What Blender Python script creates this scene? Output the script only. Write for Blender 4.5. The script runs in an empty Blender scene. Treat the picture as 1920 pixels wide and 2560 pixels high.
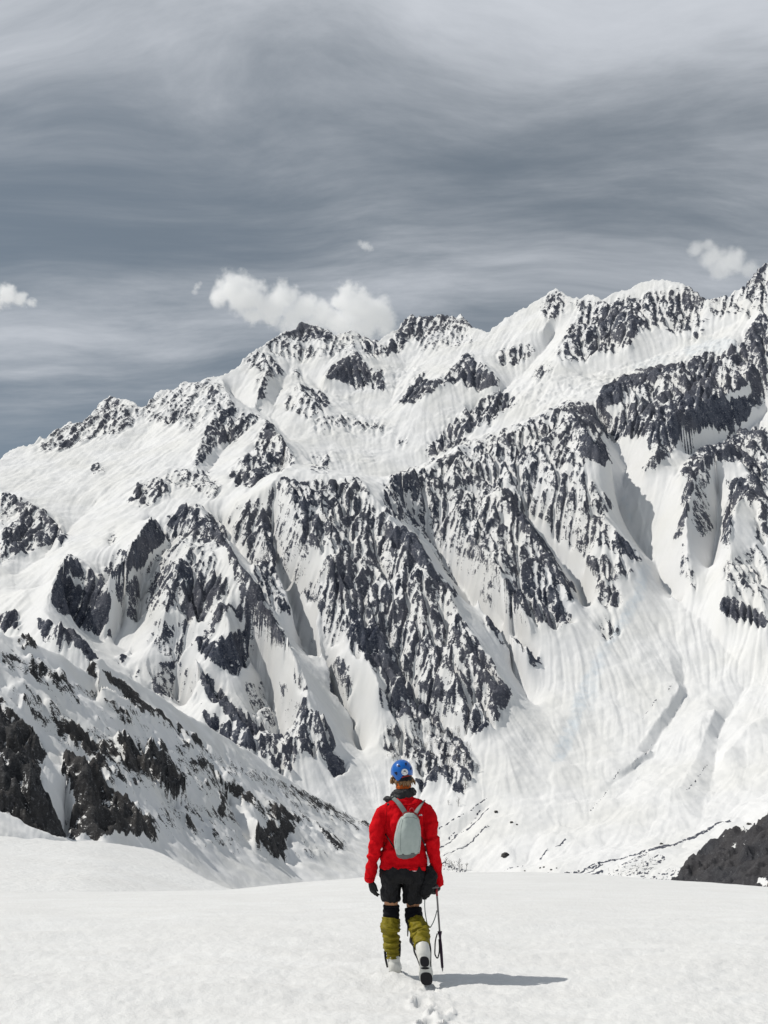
import bpy, bmesh, math, random
import numpy as np
from mathutils import Vector, Matrix

# ------------------------------------------------------------------ camera, sky, sun, exposure
S = bpy.context.scene
COL = S.collection
FPX, PW, PH = 2400.0, 1920.0, 2560.0          # focal length in photograph pixels
PITCH = math.atan(665.0 / FPX)
CAMZ = 1.62
SP, CP = math.sin(PITCH), math.cos(PITCH)
SUN_EL = math.radians(53.0)
SUN_AZ = math.radians(-82.0)                   # bearing from +Y (view direction), negative = left

cd = bpy.data.cameras.new('camera')
cam = bpy.data.objects.new('camera', cd)
COL.objects.link(cam)
cam.location = (0, 0, CAMZ)
cam.rotation_euler = (math.pi / 2 + PITCH, 0, 0)
cd.sensor_fit = 'VERTICAL'
cd.sensor_height = 36.0
cd.lens = FPX / PH * 36.0
cd.clip_start, cd.clip_end = 0.1, 60000
S.camera = cam

SUN_DIR = Vector((math.sin(SUN_AZ) * math.cos(SUN_EL), math.cos(SUN_AZ) * math.cos(SUN_EL), math.sin(SUN_EL)))
sl = bpy.data.lights.new('sun', 'SUN')
sl.energy, sl.angle, sl.color = 3.05, math.radians(0.53), (1.0, 0.962, 0.895)
sun = bpy.data.objects.new('sun', sl)
COL.objects.link(sun)
sun.rotation_euler = (-SUN_DIR).to_track_quat('-Z', 'Y').to_euler()
sun.location = (0, 0, 50)

S.view_settings.view_transform = 'Standard'
S.view_settings.look = 'None'
S.view_settings.exposure = 0.0
S.view_settings.gamma = 1.0
S.cycles.use_denoising = True
S.cycles.max_bounces = 40
S.cycles.diffuse_bounces = 1
S.cycles.volume_bounces = 36
S.cycles.volume_step_rate = 0.12


class NT:
    """small helper to write node trees"""
    def __init__(s, tree):
        s.t = tree
        tree.nodes.clear()
    def n(s, typ, **kw):
        nd = s.t.nodes.new(typ)
        for k, v in kw.items():
            if k.startswith('i_'):
                key = k[2:]
                key = int(key) if key.isdigit() else key.replace('_', ' ')
                s.put(nd.inputs[key], v)
            else:
                setattr(nd, k, v)
        return nd
    def put(s, sock, v):
        if isinstance(v, bpy.types.NodeSocket):
            s.t.links.new(v, sock)
        else:
            sock.default_value = v
    def math(s, op, a, b=None, c=None, clamp=False):
        nd = s.t.nodes.new('ShaderNodeMath')
        nd.operation, nd.use_clamp = op, clamp
        for i, v in enumerate((a, b, c)):
            if v is not None:
                s.put(nd.inputs[i], v)
        return nd.outputs[0]
    def vmath(s, op, a, b=None):
        nd = s.t.nodes.new('ShaderNodeVectorMath')
        nd.operation = op
        s.put(nd.inputs[0], a)
        if b is not None:
            s.put(nd.inputs[1], b)
        return nd.outputs[0]
    def mix(s, f, a, b):
        nd = s.t.nodes.new('ShaderNodeMix')
        nd.data_type = 'RGBA'
        s.put(nd.inputs[0], f); s.put(nd.inputs[6], a); s.put(nd.inputs[7], b)
        return nd.outputs[2]
    def ramp(s, f, lo, hi, a=0.0, b=1.0, smooth=True):
        nd = s.t.nodes.new('ShaderNodeMapRange')
        nd.interpolation_type = 'SMOOTHSTEP' if smooth else 'LINEAR'
        s.put(nd.inputs[0], f)
        for i, v in enumerate((lo, hi, a, b)):
            s.put(nd.inputs[i + 1], v)
        return nd.outputs[0]
    def noise(s, vec, scale, detail=4, rough=0.55, dist=0.0, out=0):
        nd = s.t.nodes.new('ShaderNodeTexNoise')
        s.put(nd.inputs['Vector'], vec)
        nd.inputs['Scale'].default_value = scale
        nd.inputs['Detail'].default_value = detail
        nd.inputs['Roughness'].default_value = rough
        nd.inputs['Distortion'].default_value = dist
        return nd.outputs[out]
    def mapping(s, vec, loc=(0, 0, 0), rot=(0, 0, 0), scale=(1, 1, 1)):
        nd = s.t.nodes.new('ShaderNodeMapping')
        s.put(nd.inputs[0], vec)
        nd.inputs[1].default_value, nd.inputs[2].default_value, nd.inputs[3].default_value = loc, rot, scale
        return nd.outputs[0]


ROLL_PH, SKY_OFF = 1.0, 11.42
# sky: clear Nishita air seen through a broken veil of high cirrus
W = bpy.data.worlds.new('World')
S.world = W
W.use_nodes = True
k = NT(W.node_tree)
sky = k.n('ShaderNodeTexSky', sky_type='NISHITA', sun_disc=False)
sky.sun_elevation = SUN_EL
sky.sun_rotation = SUN_AZ
sky.altitude = 3500
sky.air_density, sky.dust_density, sky.ozone_density = 1.0, 0.6, 1.0
tc = k.n('ShaderNodeTexCoord')
d = k.vmath('NORMALIZE', tc.outputs['Generated'])
sx = k.n('ShaderNodeSeparateXYZ', i_0=d)
zz = k.math('ADD', k.math('MAXIMUM', sx.outputs[2], 0.0), 0.10)
plane = k.n('ShaderNodeCombineXYZ', i_0=k.math('DIVIDE', sx.outputs[0], zz), i_1=k.math('DIVIDE', sx.outputs[1], zz)).outputs[0]
warp = k.noise(plane, 0.9, 2.5, 0.5, 0.0, 1)
pw = k.vmath('ADD', plane, k.vmath('MULTIPLY', k.vmath('SUBTRACT', warp, (0.5, 0.5, 0.5)), (1.1, 0.62, 0)))
big = k.noise(k.mapping(pw, (3.4, SKY_OFF, 0), (0, 0, math.radians(5)), (0.40, 1.0, 1)), 1.5, 3, 0.5)
mid = k.noise(k.mapping(pw, (1.7, 4.1, 0), (0, 0, math.radians(-11)), (0.34, 1.3, 1)), 3.0, 5, 0.6)
fine = k.noise(k.mapping(pw, (9.2, 2.1, 0), (0, 0, math.radians(16)), (0.45, 1.5, 1)), 8.0, 6, 0.66)
py_ = k.n('ShaderNodeSeparateXYZ', i_0=pw)
roll = k.math('SINE', k.math('ADD', k.math('MULTIPLY', k.math('ADD', py_.outputs[1], k.math('MULTIPLY', py_.outputs[0], 0.10)), 6.2832 / 0.75), ROLL_PH))
cov = k.math('ADD', k.math('MULTIPLY', big, 0.54), k.math('ADD', k.math('MULTIPLY', mid, 0.40), k.math('MULTIPLY', fine, 0.22)))
cov = k.math('ADD', cov, k.math('MULTIPLY', roll, 0.060))
cov = k.math('SUBTRACT', k.math('SUBTRACT', cov, 0.035), k.ramp(py_.outputs[1], 1.45, 2.5, 0.0, 0.13))      # the cloud sheet thins out towards its far edge
cov = k.ramp(cov, 0.36, 0.78)
skycol = k.vmath('MULTIPLY', sky.outputs[0], (0.110, 0.106, 0.086))
veil = k.mix(cov, (0.222, 0.245, 0.263, 1), (0.62, 0.65, 0.70, 1))
thick = k.math('ADD', k.math('MULTIPLY', cov, 0.40), 0.58)
bg = k.n('ShaderNodeBackground', i_0=k.mix(thick, skycol, veil), i_1=1.0)
wo = k.n('ShaderNodeOutputWorld', i_0=bg.outputs[0])


# ------------------------------------------------------------------ general helpers
def ray(px, py):
    """photograph pixel -> (X/Y, Z/Y) of its line of sight"""
    px = np.asarray(px, float); py = np.asarray(py, float)
    yc = (PH / 2 - py) / FPX
    w = CP - yc * SP
    return (px - PW / 2) / FPX / w, (SP + yc * CP) / w


def pix(u, r):
    yc = np.tan(np.arctan(r) - PITCH)
    return PW / 2 + FPX * u * (CP - yc * SP), PH / 2 - FPX * yc


def at(px, py, dist):
    u, r = ray(px, py)
    return Vector((float(u) * dist, dist, CAMZ + float(r) * dist))


CROPS = {'A': (0, 600, .57866), 'B': (960, 600, .57866), 'C': (0, 1200, .57866), 'D': (960, 1200, .57866),
         'E': (0, 1860, .57866), 'F': (960, 1860, .57866), 'G': (1480, 1980, .26522), 'H': (1060, 1900, .26522)}


def cr(c, pts):
    x0, y0, s = CROPS[c]
    p = np.asarray(pts, float)
    return np.stack([x0 + p[:, 0] * s, y0 + p[:, 1] * s], 1)


_rng = np.random.RandomState(7)
_perm = _rng.permutation(4096)
_ang = _rng.rand(4096) * 2 * np.pi
_gx, _gy = np.cos(_ang).astype(np.float32), np.sin(_ang).astype(np.float32)


def perlin(x, y, seed=0):
    x = np.asarray(x, np.float64) + seed * 17.13; y = np.asarray(y, np.float64) - seed * 9.71
    xi = np.floor(x).astype(np.int64); yi = np.floor(y).astype(np.int64)
    xf = (x - xi).astype(np.float32); yf = (y - yi).astype(np.float32)
    u = xf * xf * xf * (xf * (xf * 6 - 15) + 10); v = yf * yf * yf * (yf * (yf * 6 - 15) + 10)
    def g(ix, iy, fx, fy):
        h = _perm[(_perm[(ix + seed * 131) & 4095] + iy) & 4095]
        return _gx[h] * fx + _gy[h] * fy
    a = g(xi, yi, xf, yf); b = g(xi + 1, yi, xf - 1, yf)
    c = g(xi, yi + 1, xf, yf - 1); e = g(xi + 1, yi + 1, xf - 1, yf - 1)
    a = a + u * (b - a); c = c + u * (e - c)
    return (a + v * (c - a)) * 1.45


def fbm(x, y, octv=4, seed=0, gain=0.5):
    s, a = 0, 1.0
    for o in range(octv):
        s = s + a * perlin(x * 2 ** o, y * 2 ** o, seed + o)
        a *= gain
    return s


def ridged(x, y, octv=4, seed=0, gain=0.5):
    s, a, w = 0, 1.0, 1.0
    for o in range(octv):
        n = 1 - np.abs(perlin(x * 2 ** o, y * 2 ** o, seed + o))
        n = n * n * w
        w = np.clip(n * 1.6, 0, 1)
        s = s + a * n
        a *= gain
    return s


def blur(a, r, n=2):
    for _ in range(n):
        for ax in (0, 1):
            p = np.concatenate([np.repeat(np.take(a, [0], ax), r + 1, ax), a, np.repeat(np.take(a, [-1], ax), r, ax)], ax)
            c = np.cumsum(p, ax, dtype=np.float64)
            m = a.shape[ax]
            a = ((np.take(c, range(2 * r + 1, 2 * r + 1 + m), ax) - np.take(c, range(0, m), ax)) / (2 * r + 1)).astype(np.float32)
    return a


def bilin(a, y, x):
    y = np.clip(y, 0, a.shape[0] - 1.001); x = np.clip(x, 0, a.shape[1] - 1.001)
    yi = y.astype(np.int32); xi = x.astype(np.int32)
    fy = (y - yi).astype(np.float32); fx = (x - xi).astype(np.float32)
    return (a[yi, xi] * (1 - fy) * (1 - fx) + a[yi, xi + 1] * (1 - fy) * fx + a[yi + 1, xi] * fy * (1 - fx) + a[yi + 1, xi + 1] * fy * fx)


def sstep(x, a, b):
    t = np.clip((x - a) / (b - a), 0, 1)
    return t * t * (3 - 2 * t)


def grid_object(name, X, Y, Z, mat, attrs=None, kind='structure', smooth=True):
    nv, nu = X.shape
    co = np.stack([X, Y, Z], -1).reshape(-1, 3).astype(np.float32)
    i = np.arange(nv * nu).reshape(nv, nu)
    q = np.stack([i[:-1, :-1], i[:-1, 1:], i[1:, 1:], i[1:, :-1]], -1).reshape(-1)
    me = bpy.data.meshes.new(name)
    me.vertices.add(len(co)); me.vertices.foreach_set('co', co.ravel())
    nf = len(q) // 4
    me.loops.add(nf * 4); me.loops.foreach_set('vertex_index', q.astype(np.int32))
    me.polygons.add(nf)
    me.polygons.foreach_set('loop_start', np.arange(0, nf * 4, 4, dtype=np.int32))
    me.polygons.foreach_set('use_smooth', np.full(nf, smooth))
    for k_, v in (attrs or {}).items():
        a = me.attributes.new(k_, 'FLOAT', 'POINT')
        a.data.foreach_set('value', np.ascontiguousarray(v, np.float32).ravel())
    me.update(calc_edges=True)
    me.materials.append(mat)
    o = bpy.data.objects.new(name, me)
    COL.objects.link(o)
    if kind:
        o['kind'] = kind
    return o


def inpoly(px, py, poly):
    ins = np.zeros(px.shape, bool)
    n = len(poly)
    for a in range(n):
        x1, y1 = poly[a]; x2, y2 = poly[(a + 1) % n]
        if y1 == y2:
            continue
        c = ((y1 > py) != (y2 > py)) & (px < (x2 - x1) * (py - y1) / (y2 - y1) + x1)
        ins ^= c
    return ins


MX0, MY0 = -120, 560      # extent of the outcrop map (photograph pixels)


def outcrop_map(polys, strokes=()):
    M = np.zeros((1760, 2200), np.float32)
    for c, rho, pts in polys:
        p = cr(c, pts)
        x0, y0 = np.floor(p.min(0)).astype(int) - 1; x1, y1 = np.ceil(p.max(0)).astype(int) + 1
        x0, x1 = max(x0, MX0), min(x1, MX0 + 2200); y0, y1 = max(y0, MY0), min(y1, MY0 + 1760)
        gx, gy = np.meshgrid(np.arange(x0, x1), np.arange(y0, y1))
        m = inpoly(gx + .5, gy + .5, p)
        sub = M[y0 - MY0:y1 - MY0, x0 - MX0:x1 - MX0]
        sub[m] = max(rho, 0)
    for c, rho, wd, pts in strokes:
        p = cr(c, pts)
        x0, y0 = np.floor(p.min(0)).astype(int) - 12; x1, y1 = np.ceil(p.max(0)).astype(int) + 12
        x0, x1 = max(x0, MX0), min(x1, MX0 + 2200); y0, y1 = max(y0, MY0), min(y1, MY0 + 1760)
        gx, gy = np.meshgrid(np.arange(x0, x1) + .5, np.arange(y0, y1) + .5)
        sub = M[y0 - MY0:y1 - MY0, x0 - MX0:x1 - MX0]
        for a, b in zip(p[:-1], p[1:]):
            ab = b - a
            t = np.clip(((gx - a[0]) * ab[0] + (gy - a[1]) * ab[1]) / max(ab @ ab, 1e-6), 0, 1)
            dd = np.hypot(gx - a[0] - t * ab[0], gy - a[1] - t * ab[1])
            sub[dd < wd] = rho
    return M


class Depth:
    """distance of the general slope along each line of sight (columns of (pixel row, metres))"""
    def __init__(s, table):
        s.px = np.array(sorted(table), float)
        s.py = np.arange(400, 2700, 4.0)
        rows = []
        for p in s.px:
            kn = sorted(table[p])
            y = np.array([q[0] for q in kn], float); dd = np.array([q[1] for q in kn], float)
            v = np.interp(s.py, y, dd)
            lo = s.py < y[0]; hi = s.py > y[-1]
            v[lo] = dd[0] + (y[0] - s.py[lo]) * (dd[0] - dd[1]) / (y[1] - y[0])
            g = (dd[-2] - dd[-1]) / (y[-1] - y[-2])
            v[hi] = np.maximum(dd[-1] - (s.py[hi] - y[-1]) * g, dd[-1] * .3)
            rows.append(v)
        rows = np.array(rows)
        fx = np.arange(s.px[0], s.px[-1] + 1, 20.0)
        t = np.stack([np.interp(fx, s.px, rows[:, i]) for i in range(rows.shape[1])], 1)
        kern = np.exp(-0.5 * (np.arange(-9, 10) / 3.6) ** 2); kern /= kern.sum()
        tp = np.pad(t, ((9, 9), (4, 4)), mode='edge')
        t = sum(kern[i] * tp[i:i + len(fx)] for i in range(19))
        t = sum(t[:, i:i + rows.shape[1]] for i in range(9)) / 9.0
        s.px, s.t = fx, t
    def __call__(s, px, py):
        px = np.clip(px, s.px[0], s.px[-1])
        j = np.clip(np.searchsorted(s.px, px, side='right') - 1, 0, len(s.px) - 2)
        f = (px - s.px[j]) / (s.px[j + 1] - s.px[j])
        q = np.clip((py - 400) / 4.0, 0, len(s.py) - 1.001)
        i = q.astype(int); g = q - i
        a = s.t[j, i] * (1 - g) + s.t[j, i + 1] * g
        b = s.t[j + 1, i] * (1 - g) + s.t[j + 1, i + 1] * g
        return a * (1 - f) + b * f


def relax(shape, r, c, val, screen, its=(200, 120, 90, 70, 50)):
    """membrane through the ridge and gully lines, coarse to fine"""
    nv, nu = shape
    cur = None
    for lv, it in zip((16, 8, 4, 2, 1), its):
        a, b = nv // lv + 1, nu // lv + 1
        s = np.zeros(a * b); n = np.zeros(a * b)
        idx = (np.clip(r / lv, 0, a - 1)).astype(int) * b + np.clip(c / lv, 0, b - 1).astype(int)
        np.add.at(s, idx, val); np.add.at(n, idx, 1)
        fix = (n > 0).reshape(a, b); fv = (s / np.maximum(n, 1)).reshape(a, b)
        if cur is None:
            cur = np.zeros((a, b))
        else:
            yy, xx = np.meshgrid(np.linspace(0, cur.shape[0] - 1.01, a), np.linspace(0, cur.shape[1] - 1.01, b), indexing='ij')
            cur = bilin(cur.astype(np.float32), yy, xx).astype(float)
        k_ = 1.0 - screen * lv * lv
        for _ in range(it):
            cur[fix] = fv[fix]
            p = np.pad(cur, 1, mode='edge')
            cur = (p[:-2, 1:-1] + p[2:, 1:-1] + p[1:-1, :-2] + p[1:-1, 2:]) * .25 * k_
        cur[fix] = fv[fix]
    return cur[:nv, :nu]


def lic(noise, gr, gc, steps, scl):
    """drag a noise along the fall line: gives runnels and snow flutes"""
    nv, nu = noise.shape
    R, C = np.meshgrid(np.arange(nv, dtype=np.float32), np.arange(nu, dtype=np.float32), indexing='ij')
    acc = noise.copy(); w = 1.0
    for sgn in (1, -1):
        r, c = R.copy(), C.copy()
        for i in range(steps):
            ri = np.clip(r, 0, nv - 1).astype(np.int32); ci = np.clip(c, 0, nu - 1).astype(np.int32)
            r += sgn * scl * gr[ri, ci]; c += sgn * scl * gc[ri, ci]
            ri = np.clip(r, 0, nv - 1).astype(np.int32); ci = np.clip(c, 0, nu - 1).astype(np.int32)
            acc += noise[ri, ci]
    acc -= acc.mean()
    return acc / acc.std()


def gullies(Z, U, cellv, cellu, rounds, depth, seed):
    """melt water and sliding snow gather into branching runnels and cut them"""
    nv, nu = Z.shape
    rs = np.random.RandomState(seed)
    L = np.zeros_like(Z)
    for it in range(rounds):
        g = blur(Z, 1, 1)
        dv = np.gradient(g, axis=0) / cellv; du = np.gradient(g, axis=1) / cellu
        dv = dv - U * du
        gr = -dv / cellv; gc = (-du + U * dv) / cellu
        m = np.sqrt(gr * gr + gc * gc) + 1e-9
        gr = (gr / m).astype(np.float32); gc = (gc / m).astype(np.float32)
        R, C = np.meshgrid(np.arange(0, nv, 2, dtype=np.float32), np.arange(0, nu, 2, dtype=np.float32), indexing='ij')
        r = (R + rs.rand(*R.shape) * 2).ravel().astype(np.float32); q = (C + rs.rand(*C.shape) * 2).ravel().astype(np.float32)
        acc = np.zeros(nv * nu)
        for st in range(110):
            ri = np.clip(r, 0, nv - 1).astype(np.int32); ci = np.clip(q, 0, nu - 1).astype(np.int32)
            acc += np.bincount(ri * nu + ci, minlength=nv * nu)
            r += gr[ri, ci]; q += gc[ri, ci]
        L = np.log1p(blur(acc.reshape(nv, nu).astype(np.float32), 1, 1))
        L = np.clip(L / 3.6, 0, 1.4)
        cut = .62 * L + .30 * blur(L, 2, 1) + .08 * blur(L, 5, 2)
        cut = cut - blur(cut, 22, 2)
        Z = Z - depth * cut
    return Z, L


def terrain(name, mat, umin, umax, nu, d0, d1, nv, depth, crest, lines, polys, strokes, amp, cell, seed, smooth_amp=1.0, drop=0.7, debris=(), ice=(), ice_strokes=(), teeth=0.0, ledges=(), wide=(0, 0), proud=.15, tilt=1.1, bandw=.70, nfw=.70, carve=1.25):
    us = np.linspace(umin, umax, nu); vs = np.linspace(math.log(d0), math.log(d1), nv); ds = np.exp(vs)
    if wide[0]:
        us = np.concatenate([umin - (wide[0] * (np.linspace(1, 0, 36) ** 1.6))[:-1], us])
    if wide[1]:
        us = np.concatenate([us, umax + (wide[1] * (np.linspace(0, 1, 36) ** 1.6))[1:]])
    nu = len(us)
    pys = np.arange(2690, 402, -3.0)
    _, rz = ray(0, pys)
    yc = (PH / 2 - pys) / FPX
    H = np.zeros((nv, nu))
    cx_ = np.arange(crest[0, 0], crest[-1, 0], 2.0)
    cy_ = np.interp(cx_, crest[:, 0], crest[:, 1]) - teeth * (np.abs(perlin(cx_ / 9.0, cx_ * 0, 5)) * 1.3 + .8 * np.abs(perlin(cx_ / 23.0, cx_ * 0, 6)) - .55)
    crest = np.stack([cx_, cy_], 1)
    # general slope
    for j, u in enumerate(us):
        px = PW / 2 + FPX * u * (CP - yc * SP)
        pyc = np.interp(px, crest[:, 0], crest[:, 1])
        D = depth(px, pys)
        ok = pys >= pyc
        m = max(ok.argmin() if not ok.all() else len(pys), 3)
        dd = np.maximum.accumulate(D[:m]); zz = D[:m] * rz[:m]
        h = np.interp(ds, dd, zz)
        far = ds > dd[-1]
        h[far] = zz[-1] - drop * (ds[far] - dd[-1])
        near = ds < dd[0]
        h[near] = zz[0] - 0.2 * (dd[0] - ds[near])
        H[:, j] = h
    H = H.astype(np.float32)
    H0 = blur(H, 1, 1)
    # ridges and gullies, as departures from the general slope
    rr, cc, vv = [], [], []
    for c, prot, pts in lines:
        p = cr(c, pts)
        prot = [q * 1.08 if abs(q) > 50 else q for q in prot]
        prot = np.interp(np.linspace(0, 1, len(p)), np.linspace(0, 1, len(prot)), prot)
        seg = np.concatenate([[0], np.cumsum(np.hypot(*np.diff(p, axis=0).T))])
        t = np.arange(0, seg[-1], 0.8)
        px = np.interp(t, seg, p[:, 0]); py = np.interp(t, seg, p[:, 1]); pr = np.interp(t, seg, prot)
        wob = perlin(t / 22.0, t * 0 + seed + len(rr) * 3.1, 3) * 5
        px = px + wob
        dd = depth(px, py) - pr
        u, r = ray(px, py)
        rw = (np.log(dd) - vs[0]) / (vs[1] - vs[0]); cl = np.interp(u, us, np.arange(nu))
        ok = (rw > 1) & (rw < nv - 2) & (cl > 1) & (cl < nu - 2)
        rw, cl, z = rw[ok], cl[ok], (dd * r)[ok]
        rr.append(rw); cc.append(cl); vv.append(z - bilin(H0, rw, cl))
    if rr:
        H0 = H0 + relax((nv, nu), np.concatenate(rr), np.concatenate(cc), np.concatenate(vv), 2e-5).astype(np.float32)
    U, DD = np.meshgrid(us, ds)
    X, Y = U * DD, DD
    # outcrop map carried on to the ground
    M = outcrop_map(polys)
    px, py = pix(U, H0 / DD)
    jx = fbm(X / cell / 4, Y / cell / 4, 3, seed + 40) * 6; jy = fbm(X / cell / 4, Y / cell / 4, 3, seed + 50) * 6
    rho = bilin(blur(M, 2, 2), py + jy - MY0, px + jx - MX0)
    rough = np.clip(bilin(blur(np.clip(M * 2.2, 0, 1), 9, 2), py - MY0, px - MX0), 0, 1)
    # relief of the rough ground
    c = cell
    wx = fbm(X / c / 14, Y / c / 14, 3, seed + 1) * 6 * c; wy = fbm(X / c / 14, Y / c / 14, 3, seed + 2) * 6 * c
    n1 = ridged((X + wx) / (c * 34), (Y + wy) / (c * 34), 3, seed + 3) - 1.0
    n2 = ridged((X + .6 * wx) / (c * 11), (Y + .6 * wy) / (c * 11), 4, seed + 8, .55) - 1.0
    H1 = H0 + rough * amp * c * (3.6 * n1 + 2.3 * n2) + smooth_amp * (1 - rough) * c * (1.1 * fbm(X / c / 30, Y / c / 30, 3, seed + 12) + .60 * fbm(X / c / 9, Y / c / 9, 3, seed + 14))
    g = blur(H1, 4, 2)
    dv = np.gradient(g, axis=0) / (np.gradient(DD, axis=0)); du = np.gradient(g, axis=1) / np.gradient(X, axis=1)
    dv = dv - U * du             # columns are lines of constant bearing
    gm = np.sqrt(dv ** 2 + du ** 2) + 1e-6
    cellv = np.gradient(DD, axis=0); cellu = np.gradient(X, axis=1)
    step = c * 1.2
    gr = (-dv / gm * step / cellv).astype(np.float32); gc = ((-du + U * dv) / gm * step / cellu).astype(np.float32)
    white = blur(np.random.RandomState(seed).randn(nv, nu).astype(np.float32), 1, 1)
    f1 = lic(white, gr, gc, 14, 1.0)
    white2 = blur(np.random.RandomState(seed + 5).randn(nv, nu).astype(np.float32), 3, 2)
    f2 = lic(white2 / white2.std(), gr, gc, 26, 1.0)
    white3 = blur(np.random.RandomState(seed + 6).randn(nv, nu).astype(np.float32), 8, 2)
    f3 = lic(white3 / white3.std(), gr, gc, 40, 1.6)
    steep = sstep(gm, .45, .95)
    if ledges:
        Lm = bilin(blur(outcrop_map(ledges), 8, 2), py - MY0, px - MX0)
        ph = (Y + 4 * c * fbm(X / c / 16, Y / c / 16, 3, seed + 90)) / (c * 7.5)
        sw = ph - np.floor(ph)
        ph2 = (Y + .5 * X + 3 * c * fbm(X / c / 10, Y / c / 10, 3, seed + 95)) / (c * 3.7)
        sw2 = ph2 - np.floor(ph2)
        brk = sstep(fbm(X / c / 8, Y / c / 8, 3, seed + 97), -.25, .35)
        H1 = H1 + Lm * c * brk * (2.4 * (sstep(sw, 0, .16) - sw) + .9 * (sstep(sw2, 0, .2) - sw2))
    n3 = fbm(X / (c * 3.2), Y / (c * 3.2), 3, seed + 20, .6)
    Z = H1 + rough * steep * amp * c * (.22 * np.clip(f1, -2, 2) + .35 * np.clip(f2, -2, 2) - 1.6 * np.minimum(np.abs(f3), 1.8) + 1.0 + .40 * n3)
    Z = Z + smooth_amp * (1 - rough) * c * ((.10 * f1 + .17 * f2 - .12 * np.abs(f3)) * (.35 + .65 * steep) + .05 * fbm(X / (c * 2.5), Y / (c * 2.5), 3, seed + 70))
    Lg = np.zeros_like(Z)
    if carve:
        Z, Lg = gullies(Z.astype(np.float32), U, cellv, cellu, 3, (carve * c * (.045 * smooth_amp + .955 * rough) * (.25 + .75 * steep)).astype(np.float32), seed + 77)
    # where the rock comes through the snow
    ov = np.gradient(Z, axis=0) / cellv; ou = np.gradient(Z, axis=1) / cellu
    ov = ov - U * ou
    slope = np.sqrt(ov ** 2 + ou ** 2)
    lap = Z - blur(Z, 3, 2)
    nb = fbm(X / (c * 9), Y / (c * 9), 4, seed + 30, .62)
    nstr = lic(blur(np.random.RandomState(seed + 9).randn(nv, nu).astype(np.float32), 1, 2), gr, gc, 7, 1.0)
    band = perlin(X / (c * 40), (Z + tilt * X) / (c * 5.5), seed + 33) + .5 * perlin(X / (c * 22), (Z + tilt * X) / (c * 2.4), seed + 34)
    aspect = np.clip(ou, -1.2, 1.2)           # more dark rock put on the shaded right-facing sides, less on the sunlit left
    nf = .7 * perlin(X / (c * 3.4) + .5 * nb, Z / (c * 2.6), seed + 61) + .9 * perlin(X / (c * 1.7), Z / (c * 1.5) + .5 * nb, seed + 62) + .6 * perlin(X / (c * .9), Z / (c * .8), seed + 63)
    score = .38 * np.clip(slope, 0, 2.6) + .26 * nb + .10 * nstr + bandw * band - .60 * aspect + .40 * np.clip(lap / c, -1, 1) + nfw * nf - .52 * Lg
    rho = np.where(rho < .9, rho * (.80 + .20 * sstep(rho, .7, .9)), rho)
    wr_ = np.clip(rough, .02, 1)
    loc = blur(score * wr_, 16, 2) / blur(wr_, 16, 2)
    score = score - .72 * loc
    smp = np.sort(score[rough > .5].ravel()[::37]) if (rough > .5).any() else np.array([0, 1.])
    pct = np.interp(score, smp, np.linspace(0, 1, len(smp)))
    rock = np.where(rho > .02, np.clip(.5 + (pct - (1 - rho)) * 1.7, -.6, 1.5), -1.0)
    rock = np.where((rho > .02) & (rho < .12), -.3, rock)
    rk01 = np.clip(rock, 0, 1)
    if debris or strokes:
        Sd = bilin(blur(outcrop_map(debris, strokes), 1, 1), py + .35 * jy - MY0, px + .35 * jx - MX0)
        nz_ = fbm(X / (c * .9), Y / (c * .9), 3, seed + 80, .7)
        q = np.sort(nz_.ravel()[::97])
        pn = np.interp(nz_, q, np.linspace(0, 1, len(q)))
        rock = np.maximum(rock, np.where(Sd > .05, np.clip(.5 + (pn - (1 - Sd)) * 2.5, -1, 1.5), -1))
    icy = np.zeros_like(Z)
    if ice or ice_strokes:
        icy = bilin(blur(outcrop_map(ice, ice_strokes), 4, 2), py + 1.2 * jy - MY0, px + 1.2 * jx - MX0)
    Z = Z + rk01 * c * (.26 * n3 + proud)
    o = grid_object(name, X, Y, Z + CAMZ, mat, {'rock': rock, 'ice': icy})
    return o, (us, ds, Z)


def ground_at(T, px, py):
    """first point of a terrain met by the line of sight"""
    us, ds, Z = T
    u, r = ray(px, py)
    j = int(np.clip(np.searchsorted(us, float(u)), 1, len(us) - 1))
    hit = np.nonzero(Z[:, j] >= float(r) * ds)[0]
    i = hit[0] if len(hit) else len(ds) // 3
    return Vector((float(u) * ds[i], ds[i], float(Z[i, j]) + CAMZ))

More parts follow.
